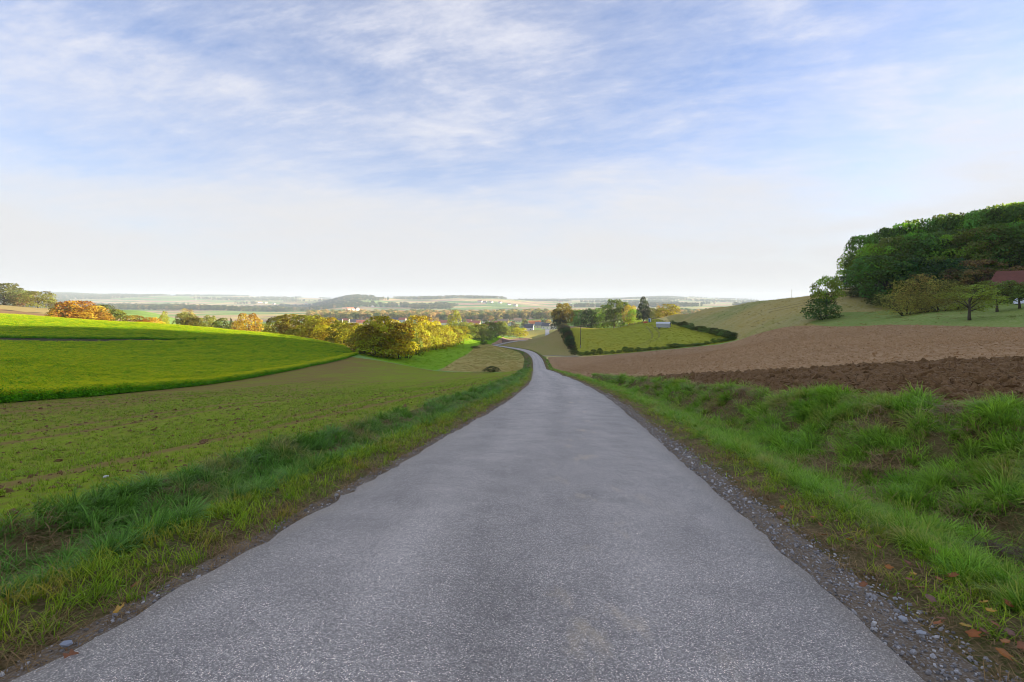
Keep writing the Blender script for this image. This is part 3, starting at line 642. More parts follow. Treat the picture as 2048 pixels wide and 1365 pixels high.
# ---- wood on the right-hand hill, running on outside the picture along the ridge
WB = [(124.3,185,13,10.8),(125,180,18.2,12.3),(131.7,182,20.8,12.4),(135.5,180,21.6,12.3),(139.2,178,22.3,13),(142.8,176,22.9,12.9),(144.6,172,22.7,12.6),(147.1,170,22.5,11.6),(148.4,165,20.1,12.1),(148.6,160,20.7,11.7),(148.2,155,21,12.1),(148.1,150,19.4,11.7),(153.2,150,20.5,12.5)]
WF = [(114,166,8.5,6.2),(110.9,162,10,7.3),(113.6,158,13.4,10.8),(117.5,155,15,11.4),(121.1,152,15.6,11.9),(124.4,148,15.7,11.6),(125.6,142,14.1,11.1),(128.2,138,14.4,11.5),(131.3,135,14,11.2),(134.2,132,12.5,11.6)]
for i, (x, y, h, w) in enumerate(WB):
    plant('deciduous_tree', 'tall green deciduous tree in the back rank of the hilltop wood on the right', 'tree', x, y, h*.96, w*(1.05 if i < 3 else 1.3), 'wood', jit([MG, DG, DG, (.11,.15,.035)][i % 4]), 'back rank of the hilltop wood')
for i, (x, y, h, w) in enumerate(WF):
    plant('deciduous_tree', 'dark green deciduous tree along the front edge of the hilltop wood', 'tree', x, y, h, w*1.3, 'wood', jit([DG, (.14,.21,.06), MG, (.25,.28,.07)][i % 4]), 'front edge of the hilltop wood')
for i in range(44):                       # wood behind the first ranks; unseen trees past the right edge added for shade
    if i < 12: x, y = 152+random.uniform(0, 22), 188-i*5+random.uniform(-3, 3)
    else: x, y = 138+random.uniform(0, 26)+(i-12)*.5, 124-(i-12)*5+random.uniform(-3, 3)
    plant('deciduous_tree', 'green deciduous tree deep in the hilltop wood on the right', 'tree', x, y, random.uniform(17, 21), random.uniform(13, 17), 'wood', jit(DG), 'deep part of the hilltop wood')
for (x, y, h, w), lb, c, kd in zip([(100.8,138,11.9,11.6),(105.1,136,9.6,8),(106.2,133,9.9,9.1),(107.1,130,9.7,6.3),(107.2,126,8.9,9.8),(106.2,120,7.1,7),(106.6,116,8.7,8.6),(113,118,5.3,6.9)],
    ['rounded fresh green tree at the left foot of the hilltop wood','yellowish green small tree just right of the rounded tree below the wood','dark green bushy tree below the middle of the wood','light green narrow tree behind the dark bushy tree below the wood','blue-green tree above the willow bush','olive green small tree right above the willow bush','sparse brown tree left of the red-roofed shed','dark small tree beside the red roof'],
    [(0.115,0.216,0.05),(0.189,0.257,0.04),(0.054,0.115,0.03),(0.176,0.27,0.04),(0.0675,0.128,0.045),OLV,(0.257,0.176,0.085),(0.081,0.108,0.04)], ['round','round','round','round','round','round','airy','round']):
    plant('tree', lb, 'tree', x, y, h*1.12, w*1.5, kd, c, sink=h*.08)
for (x, y, h, w), c in zip([(83.1,108,6.6,6.3),(85.8,107,7.1,6.5),(86.9,104,5.7,7.1),(90,104,4.7,5.1)], [(.38,.35,.10),(.46,.38,.11),(.36,.34,.10),(.29,.30,.08)]):
    plant('willow_bush', 'pale yellowish drooping willow bush on the meadow below the wood', 'bush', x, y, h*1.12, w*1.6, 'willow', c, 'willow bushes below the wood', part='foliage')
plant('fruit_tree', 'low spreading fruit tree with short trunk on the meadow edge at right', 'tree', 74.2, 83, 5.6, 8.4, 'fruit', (.29,.34,.07))
plant('fruit_tree', 'small dark fruit tree left of the white tarpaulin', 'tree', 85.3, 90, 5.4, 7.4, 'fruit', (.20,.25,.06))
plant('fruit_tree', 'dark fruit tree in front of the white tarpaulin at the right edge', 'tree', 88.2, 89, 4.8, 6.4, 'fruit', (.17,.22,.06))
for i in range(16):
    x, y = 114+i*1.7+random.uniform(-1, 1), 176-i*3.0+random.uniform(-1, 1)
    plant('undergrowth_bush', 'dark undergrowth bush at the foot of the hilltop wood', 'bush', x, y, random.uniform(4, 7), random.uniform(6, 9), 'bush', jit((.10,.165,.045)), 'undergrowth of the hilltop wood', part='foliage')
for (x, y, h, w) in [(99.8,150,3.4,5),(101.4,146,4.2,6),(99.9,138,4.2,6.2),(95.1,128,3.4,5.5),(92,118,2.8,5.5),(97,133,3,6)]:
    plant('scrub_bush', 'dark low scrub bush on the slope under the rounded tree', 'bush', x, y, h, w*1.15, 'bush', jit((.12,.16,.05)), 'dark scrub on the slope below the wood', part='foliage')
plant('tree', 'slim light green tree standing alone on the right slope', 'tree', 79.8, 130, 10.3, 7.6, 'lolly', (.27,.38,.05))
plant('tree_underbrush', 'dark green bush around the foot of the lone tree', 'bush', 77.6, 128.2, 5.0, 8.2, 'bush', (.11,.19,.05), part='foliage')

# ---- trees round the paddock
for (x, y, h, w), c in zip([(47.1,395,12.5,8.5),(53.8,405,14.9,10.3),(60.2,400,16,10.2),(68.9,410,18,11.2),(72.5,395,18.8,11.6),(85.6,395,20.5,12.3),(88.2,370,11.7,8.7)], [DG, DG, (0.078,0.13,0.03), DG, MG, (0.13,0.189,0.03), MG]):
    plant('deciduous_tree', 'dark green tree in the row behind the paddock crest', 'tree', x, y, h, w*1.3, 'bush', jit(c), 'row of trees behind the paddock')
plant('deciduous_tree', 'tallest green tree of the row behind the paddock', 'tree', 76.7, 385, 21.7, 15, 'round', (0.13,0.202,0.03))
plant('deciduous_tree', 'yellow topped tree left of the dark conifer', 'tree', 87.2, 380, 16.3, 10.5, 'round', (0.364,0.286,0.04))
plant('deciduous_tree', 'big autumn tree turning yellow at the top of the dark hedge by the road', 'tree', 37.5, 380, 17.5, 15.5, 'wood', (0.325,0.26,0.035))
plant('deciduous_tree', 'dark brownish green tree left of the big autumn tree', 'tree', 34.6, 384, 14.5, 9.5, 'round', (0.13,0.13,0.03))
plant('conifer_tree', 'dark bluish conifer rising above the grey trailer', 'tree', 88.6, 345, 17, 11.5, 'cone', (0.0585,0.0845,0.045))
plant('shrub_tree', 'pale green shrub tree right of the dark conifer', 'tree', 96.9, 352, 8.3, 9.5, 'bush', (0.169,0.195,0.06))
plant('shrub_tree', 'brownish autumn tree behind the round golden bush', 'tree', 108.4, 375, 13.4, 8.5, 'airy', (0.338,0.247,0.08))
plant('round_bush', 'rounded golden green bush at the left end of the ridge', 'bush', 105.5, 345, 8.7, 15.5, 'bush', (0.312,0.286,0.03), part='foliage')
for i, (x, y, h, w) in enumerate([(34.9,372,6.8,9.4),(35.5,350,4.8,6.2),(34.5,330,4.7,5.8),(33.5,312,5.3,5.2),(32.7,296,5.1,4.6),(31.7,282,4.5,4.4),(30.9,268,3.6,4.2),(30.1,255,2.6,3.7),(28.8,240,2.0,3.2),(27.8,226,1.8,3.2),(33.9,304,5.0,4.6),(32.1,289,4.8,4.4),(31.2,275,4.2,4.2),(34.8,340,4.8,6)]):
    plant('hedge_shrub', 'dark shrub in the hedge climbing the left side of the paddock', 'bush', x, y, h, w*1.25, 'bush', jit([(0.078,0.104,0.035),(0.0975,0.091,0.045),(0.0715,0.111,0.035)][i % 3]), 'shrubs of the hedge left of the paddock', part='foliage')
for i, (x, y, h) in enumerate([(29,215,1.3),(31.1,211.2,1.7),(33.1,207.5,1.9),(34.9,203.3,2.4),(36.8,199.7,1.4),(38.4,195.7,1.1),(40.1,192.3,1.4),(41.7,188.4,1.9),(43.3,185.6,1.6),(45,182.9,1.5),(46.7,180.8,1.3),(48.5,179.2,1.1),(50.2,177.6,.9),(52.1,176.6,1.1),(54,175.5,1.4),(55.8,174.5,1.5),(57.5,173,1.4),(59.1,171.5,1.2),(60.7,170,.9),(62,168,.9),(63.7,167,1.1),(65.2,165.5,1.4),(66.5,163.6,1.4),(67.5,161.2,1.5),(68.3,158.4,1.5)]):
    plant('hedge_shrub', 'low dark green shrub between the paddock and the brown field', 'bush', x, y, h*random.uniform(.6, 1.25), random.uniform(2.0, 3.8), 'bush', jit((.13,.20,.045), .35), 'low hedge below the paddock', part='foliage')
HS = [(90.1,287.5),(85.1,264),(82.3,248.2),(80.9,237.5),(79.9,228.6),(79.1,220.7),(78.3,213.1),(77,204.5),(75.2,195.1),(73.5,186.2),(72.1,178.7),(71.2,172.5),(70.2,166.5),(69.4,161.2)]
for i, (x, y) in enumerate(HS + [((a[0]+b[0])/2, (a[1]+b[1])/2) for a, b in zip(HS, HS[1:])]):
    plant('hedge_shrub', 'green shrub in the hedge running down the right side of the paddock', 'bush', x, y, random.uniform(.9, 2.7), random.uniform(2.6, 5), 'bush', jit((.14,.19,.05), .35), 'hedge right of the paddock', part='foliage')

# ---- golden hedge and trees left of the valley road
for i, (x, y, h, w) in enumerate([(-98.1,215,9.91,7.81),(-91.9,212,10.6,8.25),(-85.1,208,10.3,8.03),(-77.7,202,10.4,7.81),(-70.6,196,9.79,7.59),(-63.2,188,9.09,7.26),(-56.1,180,8.73,6.93),(-50.7,172,8.26,6.16)]):
    plant('hedge_tree', 'golden green hedge tree along the far edge of the yellow mustard field', 'tree', x, y, h, w*1.35, 'bush', jit([(0.29,0.282,0.03),(0.348,0.298,0.03),(0.246,0.251,0.03)][i % 3]), 'hedge behind the mustard field', part='crown')
for i, (x, y, h, w) in enumerate([(-88.1,235,11.9,9.2),(-81.8,240,11.7,9.4),(-74.4,235,10.7,9.2),(-66.4,225,10.2,8.8)]):
    plant('hedge_tree', 'golden tree showing above the hedge behind the mustard field', 'tree', x, y, h, w*1.3, 'round', jit((0.435,0.345,0.03)), 'trees above the mustard field hedge')
for (x, y, h, w), lb, c in zip([(-46,163,8.58,8.72),(-40.5,160.5,12.4,12.5),(-36.7,164,11.1,9.45),(-35.1,172,10.1,7.04),(-41.5,157,6.82,9.77)],
    ['brown and green shrub tree at the left end of the big golden thicket','largest golden tree where the hedge meets the sown field','golden tree on the right shoulder of the big thicket','dark green gap shrub right of the big golden thicket','bright yellow-green bush at the foot of the largest golden tree'],
    [(0.246,0.219,0.03),(0.406,0.36,0.025),(0.45,0.345,0.03),(0.145,0.18,0.03),(0.392,0.407,0.025)]):
    plant('thicket_tree', lb, 'tree', x, y, h, w*1.3, 'bush', c)
for (x, y, h, w) in [(-62,250,15.1,11.2),(-51.3,240,11.8,9.4),(-45.2,245,14.9,12.4),(-39.6,240,12.7,10.3),(-35.6,250,10.3,9.8),(-34,270,8.5,9)]:
    plant('deciduous_tree', 'golden autumn tree in the second row behind the thicket', 'tree', x, y, h, w*1.3, 'round', jit((0.493,0.384,0.03)), 'second row of golden trees')
for i, (x, y, h, w) in enumerate([(-35.6,190,10.3,8.1),(-34.8,205,10,8.21),(-33.5,220,10,8.82),(-32.1,238,10.8,8.94),(-30.7,258,10.2,9.18),(-29,280,8.52,9.9),(-26.5,302,8.07,10),(-23.5,325,8.97,10),(-20.5,350,10.8,9.9),(-16.8,375,12.3,10.6),(-12.5,400,10.5,11.4),(-8.2,420,12.3,9.9)]):
    plant('hedge_tree', 'yellow-green shrub in the long hedge along the bright meadow', 'tree', x, y, h, w*1.3, 'bush', jit((0.362,0.337,0.035) if i < 6 else (0.189,0.227,0.04)), 'long hedge along the bright meadow')
plant('poplar_tree', 'tall narrow yellow-green tree standing above the long hedge', 'tree', -47.6, 420, 24.6, 12, 'column', (0.319,0.345,0.03))
for (x, y, h, w), lb, c in zip([(-37.7,420,13.6,10.7),(-29.6,440,11.4,11.2),(-2.9,500,9.7,9.8),(7.5,480,10.1,12.2),(2,520,11.7,9.1)],
    ['olive tree just right of the tall narrow tree','golden tree left of the village behind the hedge end','dark rounded tree at the end of the long hedge','bright yellow bushy tree beside the road dip','brown green tree behind the bright yellow bushy tree'], [(0.29,0.298,0.05),(0.406,0.36,0.04),(0.131,0.172,0.035),(0.42,0.407,0.03),(0.189,0.204,0.045)]):
    plant('deciduous_tree', lb, 'tree', x, y, h, w*1.2, 'round', c)
plant('bush', 'dark lone bush on the border between young crop and stubble', 'bush', -5.6, 137.5, 1.5, 4.4, 'bush', (0.087,0.11,0.025), part='foliage')
plant('bush', 'small bush at the far corner of the stubble field', 'bush', -15.6, 285, 2.2, 4.2, 'bush', (0.087,0.125,0.03), part='foliage')
plant('bush', 'brownish low scrub on the left border of the stubble field', 'bush', -18.6, 258, 1.2, 4.5, 'bush', (0.16,0.157,0.04), part='foliage')

# ---- left side, beyond the crest of the mustard field
for (x, y, h, w), lb, c, kd in zip([(-337.3,340,14.2,20.6),(-334.3,350,9.8,13.7),(-310.1,335,11,15.7),(-312,345,9.3,5.4),(-304.1,340,6.8,4.6),(-350.2,360,12.4,14.1)],
    ['large grey-green tree at the left edge on the far rise','reddish brown tree between two green trees on the far left rise','round green tree on the far left rise','thin bare looking tree right of the round green tree','small pale shrub at the right end of the far left trees','green tree behind the large one at the left edge'],
    [(0.182,0.205,0.07),(0.312,0.191,0.085),(0.26,0.273,0.06),(0.26,0.232,0.09),(0.247,0.232,0.08),(0.169,0.191,0.06)], ['wood','round','round','airy','bush','wood']):
    plant('deciduous_tree', lb, 'tree', x, y, h*1.12, w*1.1, 'round' if kd == 'wood' else kd, c, sink=h*.14)
for (x, y, h, w), lb, c in zip([(-196.9,225,7.4,10.1),(-189,222,9.2,13),(-182.5,222,8.2,11),(-186.7,232,9.8,10.4),(-183,236,8.8,7.8)],
    ['green left flank of the orange thicket behind the mustard','rounded orange autumn thicket behind the mustard crest','orange green thicket right of the rounded orange one','dark green tree right of the orange thicket','green shrub tree with orange rim right of the dark green tree'],
    [(0.26,0.273,0.03),(0.546,0.287,0.03),(0.442,0.287,0.035),(0.13,0.171,0.03),(0.208,0.225,0.03)]):
    plant('thicket_tree', lb, 'tree', x, y, h, w*1.25, 'bush', c)
for (x, y, h, w), lb, c, kd in zip([(-177.7,240,6.9,8.4),(-173.2,240,5.4,8),(-169.9,242,7,8),(-169.7,250,11.1,3.4),(-209.2,330,12.5,8.4),(-167.3,262,12.1,7.7),(-164,262,10.3,7.7),(-162.5,265,9.8,6.7),(-154.3,262,11.7,5.1),(-144.2,255,10.6,8.5),(-153.7,280,12.6,2.9),(-144.8,270,10.9,6.3),(-127.6,248,14.4,9.2),(-128.4,262,11.5,7.7),(-128.1,270,11.1,6.3)],
    ['low green and orange bush at the left of the crest row','low reddish bush left of the slim yellow tree','low orange bush beside the slim yellow tree','slim bright yellow tree on the crest of the mustard field','pale golden airy tree behind the grey-green tree','grey-green round tree in the crest row','olive shrub tree right of the grey-green tree','light green shrub tree in the crest row','small round olive tree standing apart on the crest','dark green bush in the crest row','small dark conifer behind the crest row','orange shrub right of the small dark conifer','golden brown spreading tree on the crest','pale green bush left of the golden hedge','low green bush next to the start of the hedge'],
    [(0.39,0.287,0.03),(0.52,0.232,0.04),(0.546,0.341,0.03),(0.39,0.41,0.03),(0.494,0.41,0.12),(0.221,0.232,0.06),(0.338,0.314,0.05),(0.312,0.328,0.045),(0.26,0.273,0.05),(0.143,0.177,0.03),(0.091,0.123,0.05),(0.468,0.341,0.06),(0.468,0.328,0.035),(0.286,0.287,0.06),(0.234,0.259,0.05)],
    ['bush','bush','bush','column','airy','round','round','round','round','bush','cone','bush','round','bush','bush']):
    plant('crest_tree', lb, 'tree', x, y, h, w*1.2, kd, c)

for g_, t_ in (('front edge of the hilltop wood', '%s green tree from the left along the front edge of the hilltop wood'), ('back rank of the hilltop wood', '%s tall tree from the left in the back rank of the hilltop wood'),
    ('hedge behind the mustard field', '%s golden hedge tree from the left behind the far mustard edge'), ('trees above the mustard field hedge', '%s golden crown from the left showing above the mustard hedge'),
    ('second row of golden trees', '%s golden autumn tree from the left behind the big thicket'), ('long hedge along the bright meadow', '%s shrub from the left in the long hedge along the bright meadow'),
    ('willow bushes below the wood', '%s pale drooping willow bush from the left below the wood'), ('row of trees behind the paddock', '%s dark green tree from the left behind the paddock crest'),
    ('dark scrub on the slope below the wood', '%s low scrub bush from the left on the slope below the wood'), ('undergrowth of the hilltop wood', '%s undergrowth bush from the left at the foot of the wood')): number_group(g_, t_)
number_group('shrubs of the hedge left of the paddock', '%s shrub from the bottom in the hedge left of the paddock', key=lambda o: o.location.y)
# ---------------------------------------------------------------- scattered small stuff (geometry nodes)
SRC = {}
def source(key, meshes):
    c = bpy.data.collections.new('source_'+key)
    for i, me in enumerate(meshes):
        o = bpy.data.objects.new('%s_piece_%02d' % (key, i), me); c.objects.link(o)
    SRC[key] = (c, len(meshes))
def scatter(name, key, P, rot, scl, label, cat):
    c, nv = SRC[key]; n = len(P)
    me = bpy.data.meshes.new(name); me.vertices.add(n); me.vertices.foreach_set('co', np.asarray(P, np.float32).ravel())
    a = me.attributes.new('rot', 'FLOAT_VECTOR', 'POINT'); a.data.foreach_set('vector', np.asarray(rot, np.float32).ravel())
    a = me.attributes.new('scl', 'FLOAT_VECTOR', 'POINT'); a.data.foreach_set('vector', np.asarray(scl, np.float32).ravel())
    a = me.attributes.new('idx', 'INT', 'POINT'); a.data.foreach_set('value', rng.integers(0, nv, n).astype(np.int32))
    o = obj(name, me); tag(o, label, cat, kind='stuff')
    ng = bpy.data.node_groups.new('scatter_'+name, 'GeometryNodeTree')
    ng.interface.new_socket('Geometry', in_out='INPUT', socket_type='NodeSocketGeometry')
    ng.interface.new_socket('Geometry', in_out='OUTPUT', socket_type='NodeSocketGeometry')
    gi = ng.nodes.new('NodeGroupInput'); go = ng.nodes.new('NodeGroupOutput')
    ci = ng.nodes.new('GeometryNodeCollectionInfo'); ci.inputs['Collection'].default_value = c
    ci.inputs['Separate Children'].default_value = True; ci.inputs['Reset Children'].default_value = True
    ip = ng.nodes.new('GeometryNodeInstanceOnPoints'); ip.inputs['Pick Instance'].default_value = True
    def na(nm, t):
        k = ng.nodes.new('GeometryNodeInputNamedAttribute'); k.data_type = t; k.inputs[0].default_value = nm
        return next(s for s in k.outputs if s.enabled and s.name == 'Attribute')
    L = ng.links.new
    L(gi.outputs[0], ip.inputs['Points']); L(ci.outputs[0], ip.inputs['Instance'])
    L(na('idx', 'INT'), ip.inputs['Instance Index']); L(na('rot', 'FLOAT_VECTOR'), ip.inputs['Rotation']); L(na('scl', 'FLOAT_VECTOR'), ip.inputs['Scale'])
    L(ip.outputs[0], go.inputs[0])
    md = o.modifiers.new('scatter', 'NODES'); md.node_group = ng
    return o
def tuft(seed, blades, length, spread, width, bend, mat, seg=4):
    g = np.random.default_rng(seed); V = []; Fc = []; T = []
    for b in range(blades):
        L = length*g.uniform(.5, 1.15); a = g.uniform(0, 6.283); lean = g.uniform(.1, 1)*bend; px, py = g.normal(0, spread, 2)
        w = width*g.uniform(.7, 1.3); side = np.array([-math.sin(a), math.cos(a), 0]); p = np.array([px, py, -.01]); th = g.uniform(0, .5)*bend
        tt = g.random(); o = len(V)
        for s in range(seg+1):
            f = s/seg; ww = w*(1-f**1.6)*.5+.0003
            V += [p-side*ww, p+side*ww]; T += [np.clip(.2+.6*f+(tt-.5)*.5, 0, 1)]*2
            th += lean*1.55/seg*(.5+f); p = p + np.array([math.cos(a)*math.sin(th), math.sin(a)*math.sin(th), math.cos(th)])*L/seg
        for s in range(seg): Fc.append((o+2*s, o+2*s+1, o+2*s+3, o+2*s+2))
    return mesh_np('tuft', V, np.array(Fc), [mat], True, T)
def tussock(seed, blades, length, radius, width, mat, seg=4):
    """dome of blades arching outwards from the middle"""
    g = np.random.default_rng(seed); V = []; Fc = []; T = []; ax, ay = g.normal(0, .35, 2)
    for b in range(blades):
        q = math.sqrt(g.random()); a = g.uniform(0, 6.283); px, py = math.cos(a)*q*radius, math.sin(a)*q*radius
        dx, dy = math.cos(a)*(.3+q)+g.normal(0, .35)+ax, math.sin(a)*(.3+q)+g.normal(0, .35)+ay; n_ = math.hypot(dx, dy)+1e-6; dx /= n_; dy /= n_
        L = length*g.uniform(.55, 1.2); th = .15+.5*q*g.random(); lean = g.uniform(.8, 2.3)*(.6+.7*q); w = width*g.uniform(.7, 1.35); tt = g.random()
        side = np.array([-dy, dx, 0.]); p = np.array([px, py, -.015]); o = len(V)
        for s in range(seg+1):
            f = s/seg; ww = w*(1-f**1.8)*.5+.0004
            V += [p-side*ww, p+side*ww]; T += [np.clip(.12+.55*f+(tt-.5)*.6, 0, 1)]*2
            th += lean/seg*(.4+1.2*f); p = p + np.array([dx*math.sin(th), dy*math.sin(th), math.cos(th)])*L/seg
        for s in range(seg): Fc.append((o+2*s, o+2*s+1, o+2*s+3, o+2*s+2))
    return mesh_np('tussock', V, np.array(Fc), [mat], True, T)
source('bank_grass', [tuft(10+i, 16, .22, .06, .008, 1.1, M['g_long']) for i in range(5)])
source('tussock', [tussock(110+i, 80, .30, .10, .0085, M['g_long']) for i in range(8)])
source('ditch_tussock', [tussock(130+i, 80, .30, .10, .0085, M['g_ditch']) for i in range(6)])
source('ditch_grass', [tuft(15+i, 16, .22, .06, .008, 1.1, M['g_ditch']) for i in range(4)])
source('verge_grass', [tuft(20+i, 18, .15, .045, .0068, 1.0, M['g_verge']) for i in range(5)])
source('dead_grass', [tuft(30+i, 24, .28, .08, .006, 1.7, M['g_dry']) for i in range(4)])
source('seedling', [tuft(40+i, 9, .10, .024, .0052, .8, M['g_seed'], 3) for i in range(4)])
def lump(seed, rough=.35, flat=.7, mat=None):
    g = np.random.default_rng(seed); import bmesh
    bm = bmesh.new(); bmesh.ops.create_icosphere(bm, subdivisions=1, radius=.5)
    for v in bm.verts: v.co *= 1+g.uniform(-rough, rough); v.co.z *= flat
    me = bpy.data.meshes.new('lump'); bm.to_mesh(me); bm.free(); me.materials.append(mat); return me
source('stone', [lump(50+i, .3, .6, M['stone']) for i in range(6)])
source('clod', [lump(60+i, .45, .7, M['clod']) for i in range(6)])
source('straw', [MB().tube([(-.5,0,0),(0,.02,.03*(i-1)),(.5,-.02,0)], [.018,.022,.016], 4).mesh('straw', [M['straw']]) for i in range(3)])
def mustard(seed):
    g = np.random.default_rng(seed); P = []; Nn = []; S = []; mi = []
    for s in range(13):
        bx, by = g.normal(0, .17, 2); h = g.uniform(.55, .95)
        for k in range(13):
            z = h*g.uniform(.12, .92); a = g.uniform(0, 6.28); rr_ = g.uniform(.03, .12)
            P.append((bx+math.cos(a)*rr_, by+math.sin(a)*rr_, z)); Nn.append((math.cos(a)+g.normal(0,.4), math.sin(a)+g.normal(0,.4), g.normal(.3,.4))); S.append(g.uniform(.035, .07)); mi.append(0)
        for k in range(13):
            P.append((bx+g.normal(0, .045), by+g.normal(0, .045), h+g.uniform(-.12, .08))); Nn.append(tuple(g.normal(0, 1, 3))); S.append(g.uniform(.013, .024)); mi.append(1)
    P = np.array(P); Nn = np.array(Nn); Nn /= np.linalg.norm(Nn, axis=1)[:,None]
    V, Fc, T = leaf_quads(P, Nn, np.array(S), g.random(len(P)), .5, g)
    return mesh_np('mustard', V, Fc, [M['mustard_leaf'], M['flower']], False, T, mi)
source('mustard', [mustard(70+i) for i in range(5)])
source('far_tree', [CROWN['far%d' % i][0] for i in range(3)])

def side_pts(side, e0, e1, y0, y1, dens, cap=1e9):
    """random points between two offsets from the road edge, density per m2 as a function of distance"""
    X = []; Y = []; E = []; y = y0
    while y < y1:
        st = max(.5, abs(y)*.08); hi = e1(y) if callable(e1) else e1; lo = e0(y) if callable(e0) else e0
        n = rng.poisson(max(0, (hi-lo)*st*dens(max(2., math.hypot(y, 3))))) if hi > lo else 0
        yy = rng.uniform(y, y+st, n); ee = rng.uniform(lo, hi, n)
        cx = np.interp(yy, RC[:,1], RC[:,0]); tx = np.interp(yy, RC[:,1], _T[:,0]); ty = np.interp(yy, RC[:,1], _T[:,1])
        X.append(cx+side*(HALF+ee)*ty); Y.append(yy-side*(HALF+ee)*tx); E.append(ee); y += st
    return np.concatenate(X), np.concatenate(Y), np.concatenate(E)
def put(name, key, X, Y, sc, label, cat, lift=0., tilt=.15, tall=None, upslope=None):
    Z = height(X, Y)+lift; n = len(X)
    rot = np.stack([rng.normal(0, tilt, n), rng.normal(0, tilt, n), rng.uniform(0, 6.283, n)], 1)
    if tall is None: tall = sc
    return scatter(name, key, np.stack([X, Y, Z], 1), rot, np.stack([sc, sc, tall], 1), label, cat)
def grow(X, Y, lo=.75, hi=1.25):
    d = np.hypot(X, Y); k = np.clip((d/6)**.5, 1, 5)
    return k*rng.uniform(lo, hi, len(X)), np.clip((d/9)**.12, 1, 1.5)*rng.uniform(lo, hi, len(X))
dn = lambda a: (lambda d: a*min(1, (5/d))**1.25)
# right bank: tussocks of long wet grass with thin and dead patches between
lim = lambda X, Y, m: np.clip((np.hypot(X, Y)/6)**.45, 1, m)
def tufts(side, e0, e1, y1, near, size, seed, thr, name, label, lo=.45, hi=1.35, far=34, tk=1., key='tussock'):
    X, Y, E = side_pts(side, e0, e1, 1.2, y1, lambda d: near*min(1, (6/d))**1.1)
    v = fbm(X*1.3, Y*1.3, 3, seed); k = (v > thr+rng.normal(0, .04, len(X))) | ((np.hypot(X, Y) > far) & (v > thr-.1)); X, Y, v = X[k], Y[k], v[k]
    s = lim(X, Y, 2.6)*size*rng.uniform(lo, hi, len(X))*(.6+.8*v); put(name, key, X, Y, s, label, 'grass', tall=np.clip(s, 0, 1.25*size)*rng.uniform(.75, 1.2, len(X))*tk, tilt=.35)
tufts(1, 1.75, lambda y: float(bank_top(y))+.2, 215, 52, .76, 21, .43, 'bank_tussocks', 'arching tussocks of long wet grass on the right bank')
tufts(1, 1.0, 1.75, 330, 70, .55, 26, .28, 'rim_tussocks', 'dewy grass tussocks on the rim of the right ditch', tk=.8)
tufts(-1, .95, lambda y: 2.5 if y < 125 else 3.3, 320, 60, .66, 23, .36, 'ditch_tussocks', 'dark green grass tussocks in the left ditch', key='ditch_tussock')
X, Y, E = side_pts(1, 1.1, lambda y: float(bank_top(y))+.25, 1.2, 330, dn(75)); v = fbm(X*1.3, Y*1.3, 3, 21)
k = v > .34+rng.normal(0, .06, len(X)); X, Y = X[k], Y[k]; s, t = grow(X, Y); s = np.minimum(s, 3)
put('bank_grass', 'bank_grass', X, Y, s, 'shorter green grass between the tussocks of the right bank', 'grass', tall=t*.75)
X, Y, E = side_pts(1, 1.5, lambda y: float(bank_top(y))+.2, 1.2, 70, dn(60)); k = fbm(X*1.3, Y*1.3, 3, 21) < .49
X, Y = X[k], Y[k]; s, t = grow(X, Y)
put('dead_grass', 'dead_grass', X, Y, s*1.1, 'matted brown dead grass between the green tussocks', 'grass', tall=t*.5, lift=.01)
# right verge by the gravel
X, Y, E = side_pts(1, .36, 1.1, 1.2, 330, dn(210)); k = rng.random(len(X)) < np.clip((E-.42)/.55, .03, 1)*(.10+1.1*fbm(X*2.4, Y*2.4, 3, 8)); X, Y = X[k], Y[k]; s, t = grow(X, Y)
put('verge_grass', 'verge_grass', X, Y, np.minimum(s, 3.5)*.95, 'short yellowish grass beside the right gravel edge', 'grass', tall=t*.62, tilt=.3)
# left verge and ditch
X, Y, E = side_pts(-1, .18, 1.05, 1.2, 330, dn(150)); k = rng.random(len(X)) < np.clip((E-.10)/.35, .08, 1)*(.3+.9*fbm(X*2.4, Y*2.4, 3, 9)); X, Y = X[k], Y[k]; s, t = grow(X, Y)
put('verge_grass', 'verge_grass', X, Y, np.minimum(s, 3.5), 'yellow-green grass strip between the road and the left ditch', 'grass', tall=t*.8, tilt=.3)
X, Y, E = side_pts(-1, .95, 2.5, 1.2, 125, dn(80)); v = fbm(X*1.3, Y*1.3, 3, 23); k = v > .33+rng.normal(0, .06, len(X))
X, Y = X[k], Y[k]; s, t = grow(X, Y)
put('ditch_grass', 'ditch_grass', X, Y, np.minimum(s, 3), 'shorter green grass on the floor of the left ditch', 'grass', tall=t*.75)
X, Y, E = side_pts(-1, 1.05, 2.4, 1.2, 45, dn(34)); k = fbm(X*1.3, Y*1.3, 3, 23) < .46; X, Y = X[k], Y[k]; s, t = grow(X, Y)
put('dead_grass', 'dead_grass', X, Y, s, 'brown dead tufts in the left ditch', 'grass', tall=t*.5, lift=.01)
# autumn litter of the verge edges
X, Y, E = side_pts(-1, .06, .5, 1.2, 110, dn(70)); s, t = grow(X, Y)
put('dead_grass', 'dead_grass', X, Y, s*.6, 'rusty dead grass lining the left road edge', 'grass', tall=t*.28)
X, Y, E = side_pts(1, .34, .9, 1.2, 110, dn(55)); s, t = grow(X, Y)
put('dead_grass', 'dead_grass', X, Y, s*.6, 'rusty dead grass lining the right road edge', 'grass', tall=t*.28)
